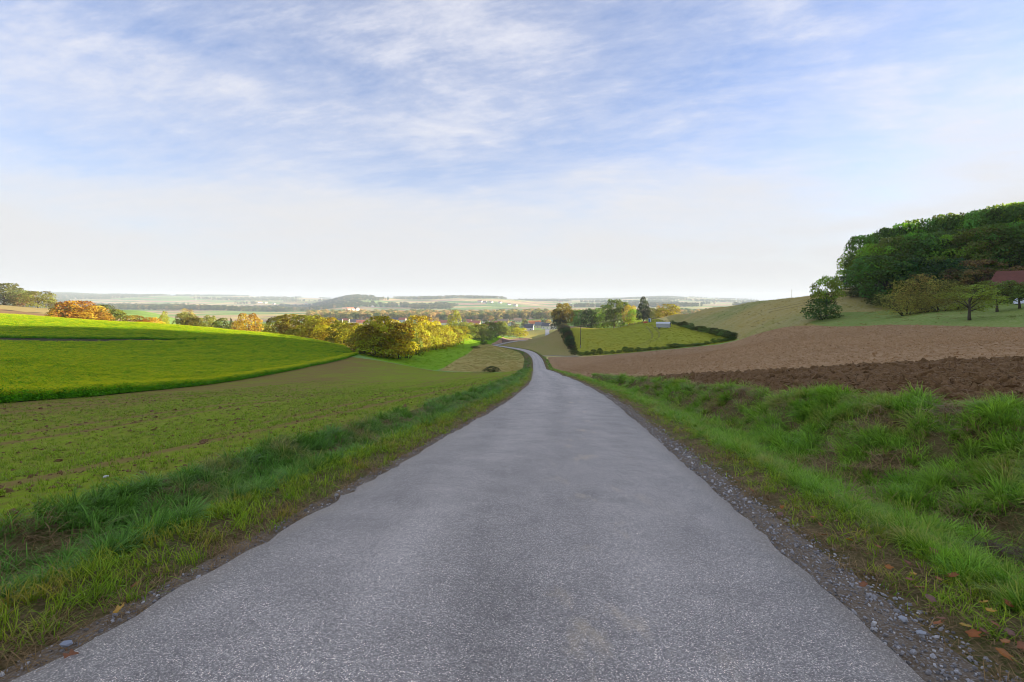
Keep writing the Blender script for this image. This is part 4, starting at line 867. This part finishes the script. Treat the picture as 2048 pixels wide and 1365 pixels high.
# gravel
for sd_, e1, nm in ((1, .50, 'right'), (-1, .24, 'left')):
    X, Y, E = side_pts(sd_, -.06, e1, 1.5, 26, lambda d: (1150 if sd_ > 0 else 500)*min(1, 4/d)**1.5)
    s = rng.lognormal(math.log(.014), .42, len(X))*np.clip((np.hypot(X, Y)/5)**.4, 1, 2); Z = height(X, Y)+s*.18
    put('gravel', 'stone', X, Y, s, 'loose grey gravel along the %s road edge' % nm, 'gravel', lift=.004, tilt=.5)
# seedlings of the young crop
X, Y, E = side_pts(-1, 2.35, 34, 1.5, 62, lambda d: 88*min(1, 5/d)**1.15)
E2 = np.round(E/.14)*.14+rng.normal(0, .018, len(E)); j = np.interp(Y, RC[:,1], RC[:,0])
X = j-(HALF+E2)*np.interp(Y, RC[:,1], _T[:,1]); tr = np.min(np.abs(E2[:,None]-np.array([4.3, 6.1, 12.4, 14.2, 20.5, 22.3])), 1)
k = (rng.random(len(X)) < np.clip(.15+1.1*fbm(E2*.8, Y*.12, 3, 31), 0, 1)) & (rng.random(len(X)) < np.where(tr < .24, .12, 1)) & (X > -24-Y*.02) 
X, Y = X[k], Y[k]; s, t = grow(X, Y); s = np.minimum(s, 2.2)
put('crop_seedlings', 'seedling', X, Y, s, 'rows of thin green cereal seedlings on the brown soil', 'seedlings', tall=t)
X, Y, E = side_pts(-1, 2.35, 26, 1.5, 40, lambda d: 30*min(1, 5/d)**1.3); k = X > -23.5; X, Y = X[k], Y[k]
put('field_crumbs', 'clod', X, Y, rng.lognormal(math.log(.028), .5, len(X))*np.clip((np.hypot(X, Y)/6)**.4, 1, 2), 'small brown soil crumbs between the seedlings', 'soil', tilt=.5)
# mustard crop
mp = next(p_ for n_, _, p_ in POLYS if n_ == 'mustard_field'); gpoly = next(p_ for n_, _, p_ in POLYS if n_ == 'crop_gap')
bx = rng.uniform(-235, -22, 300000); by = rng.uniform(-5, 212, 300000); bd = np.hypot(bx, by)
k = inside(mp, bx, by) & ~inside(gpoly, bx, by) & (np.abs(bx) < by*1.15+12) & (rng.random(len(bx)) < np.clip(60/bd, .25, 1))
bx, by = bx[k], by[k]; bd = np.hypot(bx, by)
ml = np.mod(by*.30-bx*.954+fbm(bx*.05, by*.05, 2, 3)*3, 15.); k = ((np.abs(ml-1) > .45) & (np.abs(ml-3) > .45)) | (rng.random(len(bx)) < .25); bx, by = bx[k], by[k]
ex = np.array([EDGE_M[0]]+EDGE_M); 
for a, b, m_ in ((24.4, 144, 4200),):           # dense straight edge towards the young crop
    ey = rng.uniform(a-10, b+6, m_); exx = np.interp(ey, [q[1] for q in EDGE_M], [q[0] for q in EDGE_M])-rng.uniform(.1, 1.3, m_)
    bx = np.concatenate([bx, exx]); by = np.concatenate([by, ey])
s = np.clip((np.hypot(bx, by)/45)**.5, .9, 2.0)*rng.uniform(.8, 1.2, len(bx))
hv = .48+.42*fbm(bx*.5, by*.5, 3, 41)
put('mustard_crop', 'mustard', bx, by, s, 'flowering yellow mustard crop left of the young field', 'crop', tall=hv*rng.uniform(.85, 1.15, len(bx)), tilt=.06)
# ploughed strip: clods and straw
sp = next(p_ for n_, _, p_ in POLYS if n_ == 'ploughed_strip')
cx_ = rng.uniform(6, 18, 90000); cy_ = rng.uniform(3, 42, 90000); k = inside(sp, cx_, cy_) & (cx_ < cy_*1.2+3) & (rng.random(90000) < np.clip(14/np.hypot(cx_, cy_), .2, 1)); cx_, cy_ = cx_[k], cy_[k]
s = np.minimum(rng.lognormal(math.log(.10), .55, len(cx_)), .30)*np.clip((np.hypot(cx_, cy_)/14)**.4, 1, 2)
put('soil_clods', 'clod', cx_, cy_, s, 'dark brown turned clods of the ploughed strip', 'soil', tilt=.6, lift=.0)
k = rng.random(len(cx_)) < .10; put('straw_stalks', 'straw', cx_[k], cy_[k], rng.uniform(.06, .17, k.sum()), 'pale straw stalks lying on the ploughed clods', 'straw', lift=.07, tilt=.35)
hp = next(p_ for n_, _, p_ in POLYS if n_ == 'ploughed_field')
cx_ = rng.uniform(6, 74, 130000); cy_ = rng.uniform(8, 200, 130000); k = inside(hp, cx_, cy_) & ~inside(sp, cx_, cy_) & (cx_ < cy_*1.15+3) & (rng.random(130000) < np.clip(1.1-np.hypot(cx_, cy_)/200, .05, 1)); cx_, cy_ = cx_[k], cy_[k]
M['clod2'] = soil_mat('dry_clod', (.34,.195,.082), (.27,.16,.07), (.50,.33,.18), .3, 3, 20)
source('small_clod', [lump(90+i, .4, .6, M['clod2']) for i in range(4)])
put('soil_crumbs', 'small_clod', cx_, cy_, rng.lognormal(math.log(.07), .45, len(cx_))*np.clip((np.hypot(cx_, cy_)/25)**.5, 1, 2), 'fine dry soil crumbs of the harrowed field', 'soil', tilt=.5)
# hill meadow and paddock tussocks
for nm, lb, cnt, ctr in (('hill_meadow', 'rough tussocky grass of the right hill meadow', 9000, M['hill']), ('paddock', 'short tussocks in the paddock', 5000, M['paddock']), ('stubble_field', 'dry stubble tufts beyond the young crop', 5000, M['stubble']), ('valley_meadow', 'tufts of the bright valley meadow', 4000, M['meadow'])):
    pp = np.array(next(p_ for n_, _, p_ in POLYS if n_ == nm)); a_, b_ = pp.min(0), pp.max(0)
    x_ = rng.uniform(a_[0], b_[0], cnt); y_ = rng.uniform(a_[1], b_[1], cnt); k = inside(pp, x_, y_); x_, y_ = x_[k], y_[k]
    key = nm+'_tuft'; source(key, [tuft(95+i, 34, .22, .16, .035, .9, ctr, 2) for i in range(3)])
    put(nm+'_grass', key, x_, y_, rng.uniform(1.2, 2.6, len(x_)), lb, 'grass', tall=rng.uniform(.5, 1.1, len(x_)))
# ---------------------------------------------------------------- built things
plain('white_wall', (.72,.70,.66), .8, .06); plain('cream_wall', (.62,.55,.42), .8, .08); plain('grey_wall', (.42,.41,.40), .8, .08)
plain('roof_orange', (.66,.22,.07), .8, .18, 1.5); plain('roof_red', (.50,.17,.11), .8, .18, 1.5); plain('roof_brown', (.20,.12,.09), .8, .15, 1.5)
plain('roof_dark', (.09,.09,.105), .55, .15, 1.5); plain('roof_grey', (.20,.20,.22), .6, .12, 1.5); plain('roof_green', (.16,.30,.24), .6, .12, 1.5); plain('roof_tan', (.36,.25,.17), .8, .15, 1.5)
plain('glass_dark', (.03,.035,.045), .15, .1); plain('timber_dark', (.055,.04,.03), .85, .3, 8); plain('timber', (.20,.15,.10), .85, .25, 8); plain('pole_wood', (.13,.105,.08), .85, .25, 8)
plain('metal_grey', (.42,.44,.49), .45, .08, 2, .5, .0); plain('metal_pale', (.66,.69,.74), .4, .06, 2, .5); plain('rubber', (.02,.02,.02), .8)
plain('ceramic', (.5,.42,.35), .4); plain('wire', (.05,.05,.05), .5); plain('tarp_white', (.68,.70,.74), .6, .1); plain('tarp_orange', (.55,.14,.04), .6, .12); plain('cabin_blue', (.05,.16,.36), .5, .08); plain('cabin_roof', (.5,.52,.55), .5)

def house(x, y, w, d, hw, hr, rz, wall, roof, label, wins=True, cat='house', name='house'):
    """gable faces local -y; ridge along y"""
    g = empty(name, (x, y, H(x, y)-.3), rz)
    MB().prism([(-w/2,0),(w/2,0),(w/2,hw),(0,hw+hr),(-w/2,hw)], -d/2, d/2).obj('wall', M[wall], g)
    o = .5; k = hr/(w/2); t = .22
    rf = MB()
    for s in (-1, 1):
        P_ = [(s*(w/2+o), hw-o*k), (s*(w/2+o), hw-o*k+t), (0, hw+hr+t), (0, hw+hr)]
        rf.prism(P_ if s > 0 else P_[::-1], -d/2-o, d/2+o)
    r_ = rf.obj('roof', M[roof], g)
    MB().box(w*.12, w*.12+.7, d*.12, d*.12+.7, hw+hr*.5, hw+hr+.9).obj('chimney', M['roof_brown'], r_)
    if wins:
        for xx, zz_ in ((-w*.26, 1.2), (w*.26, 1.2), (-w*.18, hw+.2), (w*.18, hw+.2)):
            MB().box(xx-.5, xx+.5, -d/2-.05, -d/2+.05, zz_, zz_+1.25).obj('window', M['glass_dark'], g)
        for yy_ in (-d*.25, d*.2):
            for s in (-1, 1): MB().box(s*w/2-.05, s*w/2+.05, yy_-.55, yy_+.55, 1.2, 2.45).obj('window', M['glass_dark'], g)
        MB().box(-.5, .5, -d/2-.06, -d/2+.04, .3, 2.35).obj('door', M['timber_dark'], g)
    return tag(g, label, cat, None)
HOUSES = [(-373.7,1037,26.3,'o','long orange-roofed house at the left end of the village'),(-352.2,1012.9,13.8,'w','small white gabled house right of the long orange roof'),(-349.4,1034,16.2,'d','white house with dark roof behind the small gabled one'),(-344.2,1058.5,20.7,'r','reddish brown roof behind the white houses at left'),(-309.7,1010,19.7,'d','low house with a dark roof left of the mast'),(-286,966.4,17,'r','white-walled house with red roof above the golden thicket'),(-337.4,1159.4,18.1,'r','red roof farther back beyond the white-walled house'),(-309,1106,15.1,'r','small red-roofed house behind the thin mast'),(-279.8,1106,17.3,'r','pale house with red roof right of the mast'),(-254.9,1106,19.4,'d','dark-roofed long house above the second tree row'),(-256.6,1055,18.6,'d','dark-roofed house partly hidden by golden crowns'),(-194.2,1080,25.3,'r','tall white gable with a red roof in mid village'),(-164.3,977.9,22.9,'r','broad red roof right of the tall white gable'),(-162.7,1068,14.6,'w','small white gable beyond the broad red roof'),(-132.9,986.5,25,'r','large dark red roof left of the tall narrow tree'),(-71.4,975,24.8,'r','large red roof right of the tall narrow tree'),(-52.1,952,7.4,'t','slim white tower-like house in mid village'),(-40,1077,14.7,'w','small white house behind the slim white one'),(-19.4,1046,28.6,'n','long tan-roofed barn in the village'),(-38.5,856.8,18.4,'o','nearer orange-roofed house at the hedge end'),(-.9,916.7,17.9,'r','red roof with a white gable among the trees'),(25.3,861.9,18.5,'b','white gabled chalet with a brown roof'),(25.1,755,14.8,'s','low shed with dark solar roof in front of the chalet'),(39.9,908.7,26.6,'O','house with a big bright orange roof'),(44.3,824.8,16.1,'g','grey-roofed house in front of the bright orange roof'),(51.8,780,13.7,'s','dark solar-roofed house at the end of the pale street'),(69.4,935.7,14.6,'v','house with a greenish roof at the back right'),(60.1,750.8,13.2,'b','white house with dark gable beside the big autumn tree'),(-90.7,1043,18.3,'r','red roof behind the large red roof'),(-118.4,1112,19.6,'r','distant red roof behind the tall narrow tree'),(-235.9,1103,17.2,'r','distant red roof between golden crowns'),(11.6,1077,18.9,'n','tan roof at the back of the village'),(-26.3,927.5,12.7,'r','small red-roofed cottage left of the chalet'),(-280.3,1055,14.4,'o','small orange-roofed house in the left part of the village')]
RS = {'o':('roof_orange','cream_wall'),'O':('roof_orange','white_wall'),'w':('roof_red','white_wall'),'d':('roof_dark','white_wall'),'r':('roof_red','white_wall'),'t':('roof_brown','white_wall'),'n':('roof_tan','cream_wall'),'b':('roof_brown','white_wall'),'s':('roof_dark','white_wall'),'g':('roof_grey','cream_wall'),'v':('roof_green','cream_wall')}
for i, (x, y, w, k, lb) in enumerate(HOUSES):
    rf, wl = RS[k]; gable = k in 'wbt' or i in (11, 20)
    if k == 't': house(x, y, 6, 6, 9, 2.5, .2, wl, rf, lb)
    elif gable: house(x, y, min(w, 15)*.85, 14, 5, min(w, 15)*.27, random.uniform(-.35, .35), wl, rf, lb)
    else: house(x, y, 10.5, w*.85, 4.6, 4.6, R(90)+random.uniform(-.3, .3), wl, rf, lb)
for i, (x, y) in enumerate([(-2086,4635),(-1967,4488),(-1970,4648),(-1818,4371),(-1995,4959),(-1870,4717),(-1536,4097),(-1304,3601),(-762,2339),(-712,2251),(-698,2291),(-820,3010),(-226,3611),(-187,3548),(-145,3548),(-82,3517),(-19,3268),(21,3118),(430,4581),(492,4345),(81,1893),(1966,4959),(-1838,4901),(-2426,4930),(-2334,4858),(-2180,4690)]):
    g = house(x, y, 16, random.uniform(22, 38), 8, 6, random.uniform(0, 3), 'white_wall', ['roof_red','roof_brown','roof_tan'][i % 3], 'tiny white farm building scattered on the far hillside', False)
    g['group'] = 'farm buildings on the far hills'
    if abs(x) > 0: g.location.z = H(x, y) + float((fbm(x/700, y/700, 4, 3)-.5)*min(max((math.hypot(x, y)-1400)/2000, 0), 1)*22) - .5

# shed at the right edge
g = empty('shed', (107.5, 104, H(107.5, 104)-.2), R(34))
MB().prism([(-4.6,0),(4.6,0),(4.6,2.7),(0,5.0),(-4.6,2.7)], -4, 6).obj('wall', M['timber_dark'], g)
rf = MB()
for s in (-1, 1):
    P_ = [(s*5.9, 2.06), (s*5.9, 2.24), (0, 5.25), (0, 5.02)]; rf.prism(P_ if s > 0 else P_[::-1], -5.6, 6.8)
r_ = rf.obj('roof', plain('roof_shed', (.17,.062,.038), .8, .25, 1.2), g)
for s in (-1, 1):
    P_ = [(s*5.95, 1.98), (s*5.95, 2.22), (0, 5.32), (0, 5.05)]; MB().prism(P_ if s > 0 else P_[::-1], -5.75, -5.6).obj('barge_board', M['timber'], r_)
for xx in (-4.3, 0, 4.3): MB().box(xx-.1, xx+.1, -5.4, -5.2, 0, 2.7 if xx else 4.9).obj('post', M['timber'], g)
MB().box(-1.6, 1.4, -4.06, -3.98, .1, 2.4).obj('gate', M['timber'], g)
tag(g, 'dark timber shed with a red tiled roof at the right edge', 'shed')
def draped(name, mat, w, d, h, seed, parent=None):
    n = 14; V = []; Fc = []
    for i in range(n):
        for j in range(n):
            a = i/(n-1)*2-1; b = j/(n-1)*2-1; z = h*(1-max(abs(a), abs(b))**5)*(.75+.5*fbm(a*2+seed, b*2, 3, seed)); V.append((a*w/2, b*d/2, max(0, z)))
    for i in range(n-1):
        for j in range(n-1): Fc.append((i*n+j, (i+1)*n+j, (i+1)*n+j+1, i*n+j+1))
    return mesh_np(name, V, np.array(Fc), [mat], True)
for (x, y, w, rz, lb) in ((97.5, 98, 4, .6, 'long white tarpaulin covered stack in front of the shed'), (103.0, 99.5, 3.4, .9, 'small white tarpaulin heap at the right picture edge')):
    tag(obj('tarpaulin_stack', draped('tarpaulin_stack', M['tarp_white'], w, 1.8, 1.0, int(x)), None, (x, y, H(x, y)-.05), (0, 0, rz)), lb, 'tarpaulin')

# arched trailer
g = empty('arched_trailer', (79, 267, H(79, 267)), R(62))
arch = [(-1.5, .75), (1.5, .75), (1.5, 2.5)] + [(1.5*math.cos(a), 2.5+.95*math.sin(a)) for a in np.linspace(.15, math.pi-.15, 9)] + [(-1.5, 2.5)]
b_ = MB().prism(arch, -3.4, 3.4).obj('body', M['metal_grey'], g)
ro = [(1.62*math.cos(a), 2.5+1.05*math.sin(a)) for a in np.linspace(0, math.pi, 13)] + [(1.5*math.cos(a), 2.5+.95*math.sin(a)) for a in np.linspace(math.pi, 0, 13)]
MB().prism(ro, -3.6, 3.6).obj('roof', M['metal_pale'], g)
MB().box(-.9, .9, -3.46, -3.38, 2.3, 3.1).obj('vent_opening', M['timber_dark'], g)
for xx in (-1.2, 1.2):
    for yy_ in (-2.2, 2.2): 
        w_ = MB().tube([(xx-.12, yy_, .4), (xx+.12, yy_, .4)], .42, 14).obj('wheel', M['rubber'], g, smooth=False); MB().tube([(xx-.14, yy_, .4), (xx+.14, yy_, .4)], .2, 10).obj('rim', M['metal_grey'], w_)
MB().tube([(0, 3.3, .7), (0, 5.0, .55)], .07, 6).obj('drawbar', M['timber_dark'], g)
tag(g, 'grey trailer with a pale arched metal roof at the paddock top', 'trailer')
# blue cabin, orange tarp, fence
g = empty('blue_cabin', (84.6, 314, H(84.6, 314)), .3)
MB().box(-.6, .6, -.6, .6, 0, 2.2).obj('wall', M['cabin_blue'], g); MB().prism([(-.68,2.2),(.68,2.2),(.45,2.45),(-.45,2.45)], -.68, .68).obj('roof', M['cabin_roof'], g); MB().box(-.4, .4, -.64, -.58, .1, 2.0).obj('door', M['metal_pale'], g)
tag(g, 'small blue cabin left of the arched trailer', 'cabin')
tag(obj('orange_tarpaulin', draped('orange_tarpaulin', M['tarp_orange'], 2.6, 1.8, 1.1, 3), None, (82.2, 315, H(82.2, 315)-.03), (0,0,.4)), 'orange tarpaulin heap beside the small blue cabin', 'tarpaulin')
def fence(A, B, n, label):
    g = empty('rail_fence', (A[0], A[1], H(*A)))
    q = [(A[0]+(B[0]-A[0])*i/n, A[1]+(B[1]-A[1])*i/n) for i in range(n+1)]; q = [(x, y, H(x, y)) for x, y in q]; o = g.location
    for x, y, z in q: MB().box(x-.08-o.x, x+.08-o.x, y-.08-o.y, y+.08-o.y, z-.2-o.z, z+1.35-o.z).obj('post', M['timber'], g)
    for hh in (.6, 1.15):
        for a, b in zip(q, q[1:]): MB().tube([(a[0]-o.x, a[1]-.11-o.y, a[2]+hh-o.z), (b[0]-o.x, b[1]-.11-o.y, b[2]+hh-o.z)], .07, 4).obj('rail', M['timber'], g)
    return tag(g, label, 'fence')
fence((67, 338), (81, 318), 8, 'brown wooden rail fence under the row of trees'); fence((86, 312), (92, 300), 5, 'short rail fence between the blue cabin and the trailer')

# poles and wires
def pole(x, y, h, label, arm=2.6, rz=0.):
    g = empty('utility_pole', (x, y, H(x, y)), rz)
    MB().tube([(0,0,-.3),(0,0,h*.5),(0,0,h)], [.17,.14,.11], 8).obj('post', M['pole_wood'], g, smooth=True)
    a = MB().box(-arm/2, arm/2, -.07, .07, h-.45, h-.28).obj('crossarm', M['pole_wood'], g)
    for xx in (-arm*.44, 0, arm*.44): MB().tube([(xx,0,h-.28),(xx,0,h-.12),(xx,0,h-.04)], [.05,.07,.04], 6).obj('insulator', M['ceramic'], a)
    MB().tube([(.0,-.19,.2),(0,-.19,1.6)], .12, 6).obj('base_sleeve', M['grey_wall'], g)
    return tag(g, label, 'utility pole')
PL = [(34.6, 259, 11.4), (106.5, 194.5, 3.4), (106.9, 182, 3.6)]
pole(34.6, 259, 11.4, 'wooden power pole with crossarm at the lower left of the paddock')
g = empty('ridge_pole', (106.3, 194.5, H(106.3, 194.5))); MB().tube([(0,0,-.2),(0,0,3.3)], [.07,.05], 6).obj('post', M['pole_wood'], g); MB().tube([(-.15,0,3.1),(.15,0,3.1)], .03, 4).obj('crossbar', M['pole_wood'], g); tag(g, 'thin pale pole on the bare ridge against the sky', 'pole')
g = empty('ridge_pole', (106.9, 182, H(106.9, 182))); MB().tube([(0,0,-.2),(0,0,3.6)], [.08,.05], 6).obj('post', M['pole_wood'], g); MB().tube([(-.15,0,3.4),(.15,0,3.4)], .03, 4).obj('crossbar', M['pole_wood'], g); tag(g, 'thin pole just left of the lone tree on the ridge', 'pole')
def wire(A, B, sag, label, r=.022):
    A = Vector(A); B = Vector(B); n = 14
    P_ = [A.lerp(B, i/n)-Vector((0,0,sag*4*(i/n)*(1-i/n))) for i in range(n+1)]
    tag(MB().tube(P_, r, 4, cap=False).obj('power_cable', M['wire']), label, 'cable', 'overhead power cables')
zp = H(34.6, 259)+11.4
for dx, nm in ((-1.1, 'left'), (1.1, 'right')):
    wire((34.6+dx, 259, zp-.1), (88+dx, 335, H(88, 335)+7.5), 1.4, '%s thin overhead cable from the power pole to the row of trees' % nm)
for k_, (za, zb) in enumerate(((6.2, 7.4), (5.6, 6.7))):
    wire((66, 132, H(66, 132)+za), (118, 96, H(118, 96)+zb+.5), 1.0, '%s faint overhead cable crossing in front of the hilltop wood' % ('upper', 'lower')[k_])
g = empty('mast', (-3080, 4990, H(-3080, 4990)-2)); MB().tube([(0,0,0),(0,0,66)], [2.2,1.2], 8).obj('tower', M['white_wall'], g); MB().box(-2, 2, -4, 4, 64, 68).obj('head', M['white_wall'], g); tag(g, 'thin white mast on the far left hills', 'mast')
g = empty('mast', (-293, 1000, H(-293, 1000))); MB().tube([(0,0,0),(0,0,14)], [.35,.2], 6).obj('post', M['metal_pale'], g); MB().box(-.9, .9, -.1, .1, 13.2, 13.5).obj('crossarm', M['metal_pale'], g); tag(g, 'slim pale mast in front of the left village houses', 'mast')

# ---- valley trees
VT = []
gv = np.random.default_rng(5)
def vtree(x, y, h, w, c, lb, gr): plant('valley_tree', lb, 'tree', x, y, h, w, 'far', c, gr)
pal = [(.15,.19,.07),(.25,.23,.08),(.38,.28,.09),(.12,.16,.07),(.30,.27,.08)]
for i in range(64):
    hx = HOUSES[i % len(HOUSES)]; x = hx[0]+gv.uniform(-26, 26); y = hx[1]+gv.uniform(-6, 34)
    if abs(x-hx[0]) < 10: y = hx[1]+abs(gv.uniform(14, 36))
    if 34 < x < 62 and y < 800: continue
    vtree(x, y, gv.uniform(8, 14), gv.uniform(8, 12), jit(pal[i % 5]), 'garden tree standing between the village houses', 'garden trees of the village')
for (x, y, h, w, lb) in ((-1010, 2200, 14, 16, 'dark lone tree in the far left valley field'), (-880, 2150, 12, 18, 'second lone tree right of the far left one'), (-560, 1230, 9, 13, 'small tree in the field just above the golden hedge')):
    vtree(x, y, h, w, (.09,.12,.06), lb, None)
# the long belt of riverside wood behind the village, read as one mass
def forest(name, X, Y, h0, h1, label):
    Z = height(X, Y); rr_ = np.hypot(X, Y); Z = Z + np.where(rr_ > 1400, (fbm(X/700, Y/700, 4, 3)-.5)*np.clip((rr_-1400)/2000, 0, 1)*22, 0)
    h = rng.uniform(h0, h1, len(X)); w = h*rng.uniform(.6, .95, len(X))
    rot = np.stack([0*X, 0*X, rng.uniform(0, 6.28, len(X))], 1)
    return scatter(name, name, np.stack([X, Y, Z-1.], 1), rot, np.stack([w, w, h], 1), label, 'wood')
def forest_leaf(name, stops):
    m, nt = new_mat(name); r = nd(nt, 'ShaderNodeObjectInfo').outputs['Random']; t = nd(nt, 'ShaderNodeAttribute', attribute_name='tint').outputs['Fac']
    c = mixc(nt, 1., ramp(nt, r, stops, 'LINEAR'), ramp(nt, t, [(0., .6), (1., 1.4)]), 'MULTIPLY')
    d = nd(nt, 'ShaderNodeBsdfDiffuse', {'Color': c}); tr = nd(nt, 'ShaderNodeBsdfTranslucent', {'Color': c})
    finish(nt, nd(nt, 'ShaderNodeMixShader', {0: .25, 1: d.outputs[0], 2: tr.outputs[0]})); return m
def copies(mat):
    o = []
    for i in range(3):
        me = CROWN['far%d' % i][0].copy(); me.materials.clear(); me.materials.append(mat); o.append(me)
    return o
source('riverside_wood', copies(forest_leaf('riverside_leaf', [(0., (.17,.24,.08)), (.4, (.30,.31,.10)), (.7, (.50,.38,.14)), (1., (.58,.40,.17))])))
source('hill_forest', copies(forest_leaf('hill_forest_leaf', [(0., (.07,.11,.05)), (.6, (.11,.15,.06)), (.9, (.18,.18,.07)), (1., (.28,.22,.1))])))
ta = gv.uniform(-.40, .465, 1500); Yb = 1180+gv.random(1500)**1.5*520+np.clip(ta*205+25, -40, 60)      # a belt bending round the village
forest('riverside_wood', ta*Yb, Yb, 12, 20, 'broad belt of autumn woodland along the river behind the village')
ta = gv.uniform(-1.195, .66, 60000); Yb = gv.uniform(2300, 7800, 60000); Xb = ta*Yb
nz = fbm(Xb/420+3, Yb/800, 4, 61)+.10*np.clip((height(Xb, Yb)-5)/35, -.4, 1); k = nz > .565-.07*np.clip((Yb-5200)/1800, 0, 1)+.05*np.clip((3100-Yb)/800, 0, 1)
k &= gv.random(60000) < .55
forest('hill_forest', Xb[k], Yb[k], 18, 26, 'dark woods covering parts of the hazy far hills')

# ---- fallen leaves on the verges, each on its own
def leaf_outline(seed):
    g_ = np.random.default_rng(seed); n = 22; V = [(0, 0, 0)]
    for i in range(n):
        a = 2*math.pi*i/n; r_ = (.55+.25*abs(math.cos(a*2.5))+g_.uniform(-.07, .07))*(1.15 if abs(a-math.pi) > .4 else .7)
        x, y = math.cos(a)*r_, math.sin(a)*r_*.72; V.append((x, y, .16*x*x+.30*abs(y)**1.5+g_.uniform(-.03, .03)))
    V2 = V + [(x, y, z-.012) for x, y, z in V]; m_ = len(V)
    Fc = [(0, 1+i, 1+(i+1) % n) for i in range(n)] + [(m_, m_+1+(i+1) % n, m_+1+i) for i in range(n)] + [(1+i, m_+1+i, m_+1+(i+1) % n, 1+(i+1) % n) for i in range(n)]
    return V2, Fc
LM = []
for s_ in range(4):
    V2, Fc = leaf_outline(s_); LM.append((mesh_np('blade', V2, Fc, [M['dry_leaf']], True), MB().tube([(-.7,0,.06),(-1.1,.05,.12)], .03, 4).mesh('stalk', [M['dry_leaf']])))
LP = [(2.9,6.2),(3.3,6.2),(2.9,5.5),(3.0,5.4),(2.72,4.8),(2.9,4.82),(2.9,4.4),(3.0,4.2),(3.02,3.9),(2.8,4.6),(3.1,4.9),(3.5,5.6),(2.8,3.5),(2.9,3.7),(3.0,3.6),(3.3,4.0),(2.8,3.8),(2.4,3.5),(2.7,3.3),(3.1,3.2),(3.0,3.25),(2.62,2.9),(2.7,2.93),(2.7,2.8),(2.75,2.75),(2.82,2.9),(2.8,2.97),(2.66,3.0),(2.5,3.0),(2.6,3.1),(2.6,2.7),(2.8,3.6),(2.9,3.55),(3.1,3.6),(2.9,3.1),(2.68,2.62),(2.9,5.8),(3.0,5.1),(3.2,5.9),(2.75,5.25),(2.85,4.1),(2.95,6.7),(3.05,7.3),(2.6,2.55),(2.72,2.66)]
for i, (x, y) in enumerate(LP + [(-2.2,2.55),(-2.12,3.4),(-2.5,3.4),(-2.3,3.0),(-1.75,4.6)]):
    left = x < 0
    g = empty('fallen_leaf', (x, y, H(x, y)+.045+random.uniform(0, .03)), random.uniform(0, 6.28), (.036,)*3 if i % 3 else (.046,)*3)
    g.rotation_euler = (random.uniform(-.5, .5), random.uniform(-.5, .5), random.uniform(0, 6.28))
    c = [(.36,.12,.03),(.27,.10,.045),(.40,.15,.03),(.30,.12,.05),(.24,.12,.08),(.33,.11,.03),(.55,.30,.03)][i % 7]
    obj('blade', LM[i % 4][0], g, color=c); obj('stalk', LM[i % 4][1], g, color=c)
    tag(g, 'dry orange-brown leaf lying on the grassy %s verge' % ('left' if left else 'right'), 'leaf', 'fallen leaves on the %s verge' % ('left' if left else 'right'))
for (x, y, s_, lb, c) in ((-2.06,3.4,.05,'single pale tan pebble on the left asphalt edge',(.5,.42,.3)),(-5.0,6.3,.06,'white stone lying among the seedlings',(.6,.58,.54)),(2.38,3.12,.045,'large flat grey stone on the right gravel edge',(.38,.39,.41)),(2.36,2.95,.04,'second flat grey stone on the right gravel edge',(.36,.37,.39)),(-1.83,3.8,.05,'grey stone at the left road edge below the grass strip',(.3,.3,.31)),(-2.35,2.7,.045,'flat bluish stone at the lower left road edge',(.3,.32,.36))):
    st_ = plain('stone_'+str(int(x*100)), c, .7, .15, 40)
    o = obj('stone', lump(int(abs(x*1000)), .28, .62, st_), None, (x, y, H(x, y)+.03)); o.scale = (s_*1.3, s_, s_); tag(o, lb, 'stone')
# dry grass mound on the bank
g = empty('grass_heap', (4.35, 4.55, H(4.35, 4.55)-.02)); 
mv = []; g9 = np.random.default_rng(4)
hb = MB()
for i in range(420):
    a = g9.uniform(0, 6.28); rr_ = g9.random()**.6*.42; z = .20*(1-(rr_/.45)**2); d_ = Vector((g9.normal(), g9.normal(), g9.normal()*.35)).normalized()*g9.uniform(.08, .2)
    p0 = Vector((math.cos(a)*rr_*1.25, math.sin(a)*rr_, z)); s_ = Vector((d_.y, -d_.x, 0)).normalized()*.003
    hb.add([p0-d_-s_, p0-d_+s_, p0+s_+Vector((0,0,.03)), p0-s_+Vector((0,0,.03)), p0+d_+s_, p0+d_-s_], [(0,1,2,3), (3,2,4,5)])
hb.obj('stalks', M['g_dry'], g); obj('core', lump(5, .2, .4, M['g_dry']), g).scale = (1.0, .8, .4)
tag(g, 'heap of dead brown grass on the right bank', 'grass heap')

# ---- air
hz, nt = new_mat('haze')
pv = nd(nt, 'ShaderNodeVolumePrincipled', {'Density': HAZE, 'Color': (.62,.74,.90,1), 'Anisotropy': .0})
pv.inputs['Density Attribute'].default_value = ''
nt.links.new(pv.outputs[0], nd(nt, 'ShaderNodeOutputMaterial').inputs['Volume'])
try: hz.cycles.homogeneous_volume = True
except Exception: pass
zt = float(GZ.max())+40
tag(MB().box(-9300, 9300, -460, 9400, float(GZ.min())-1.5, max(zt, 110)).obj('haze', hz), 'pale morning haze filling the valley air', 'haze', kind='stuff')
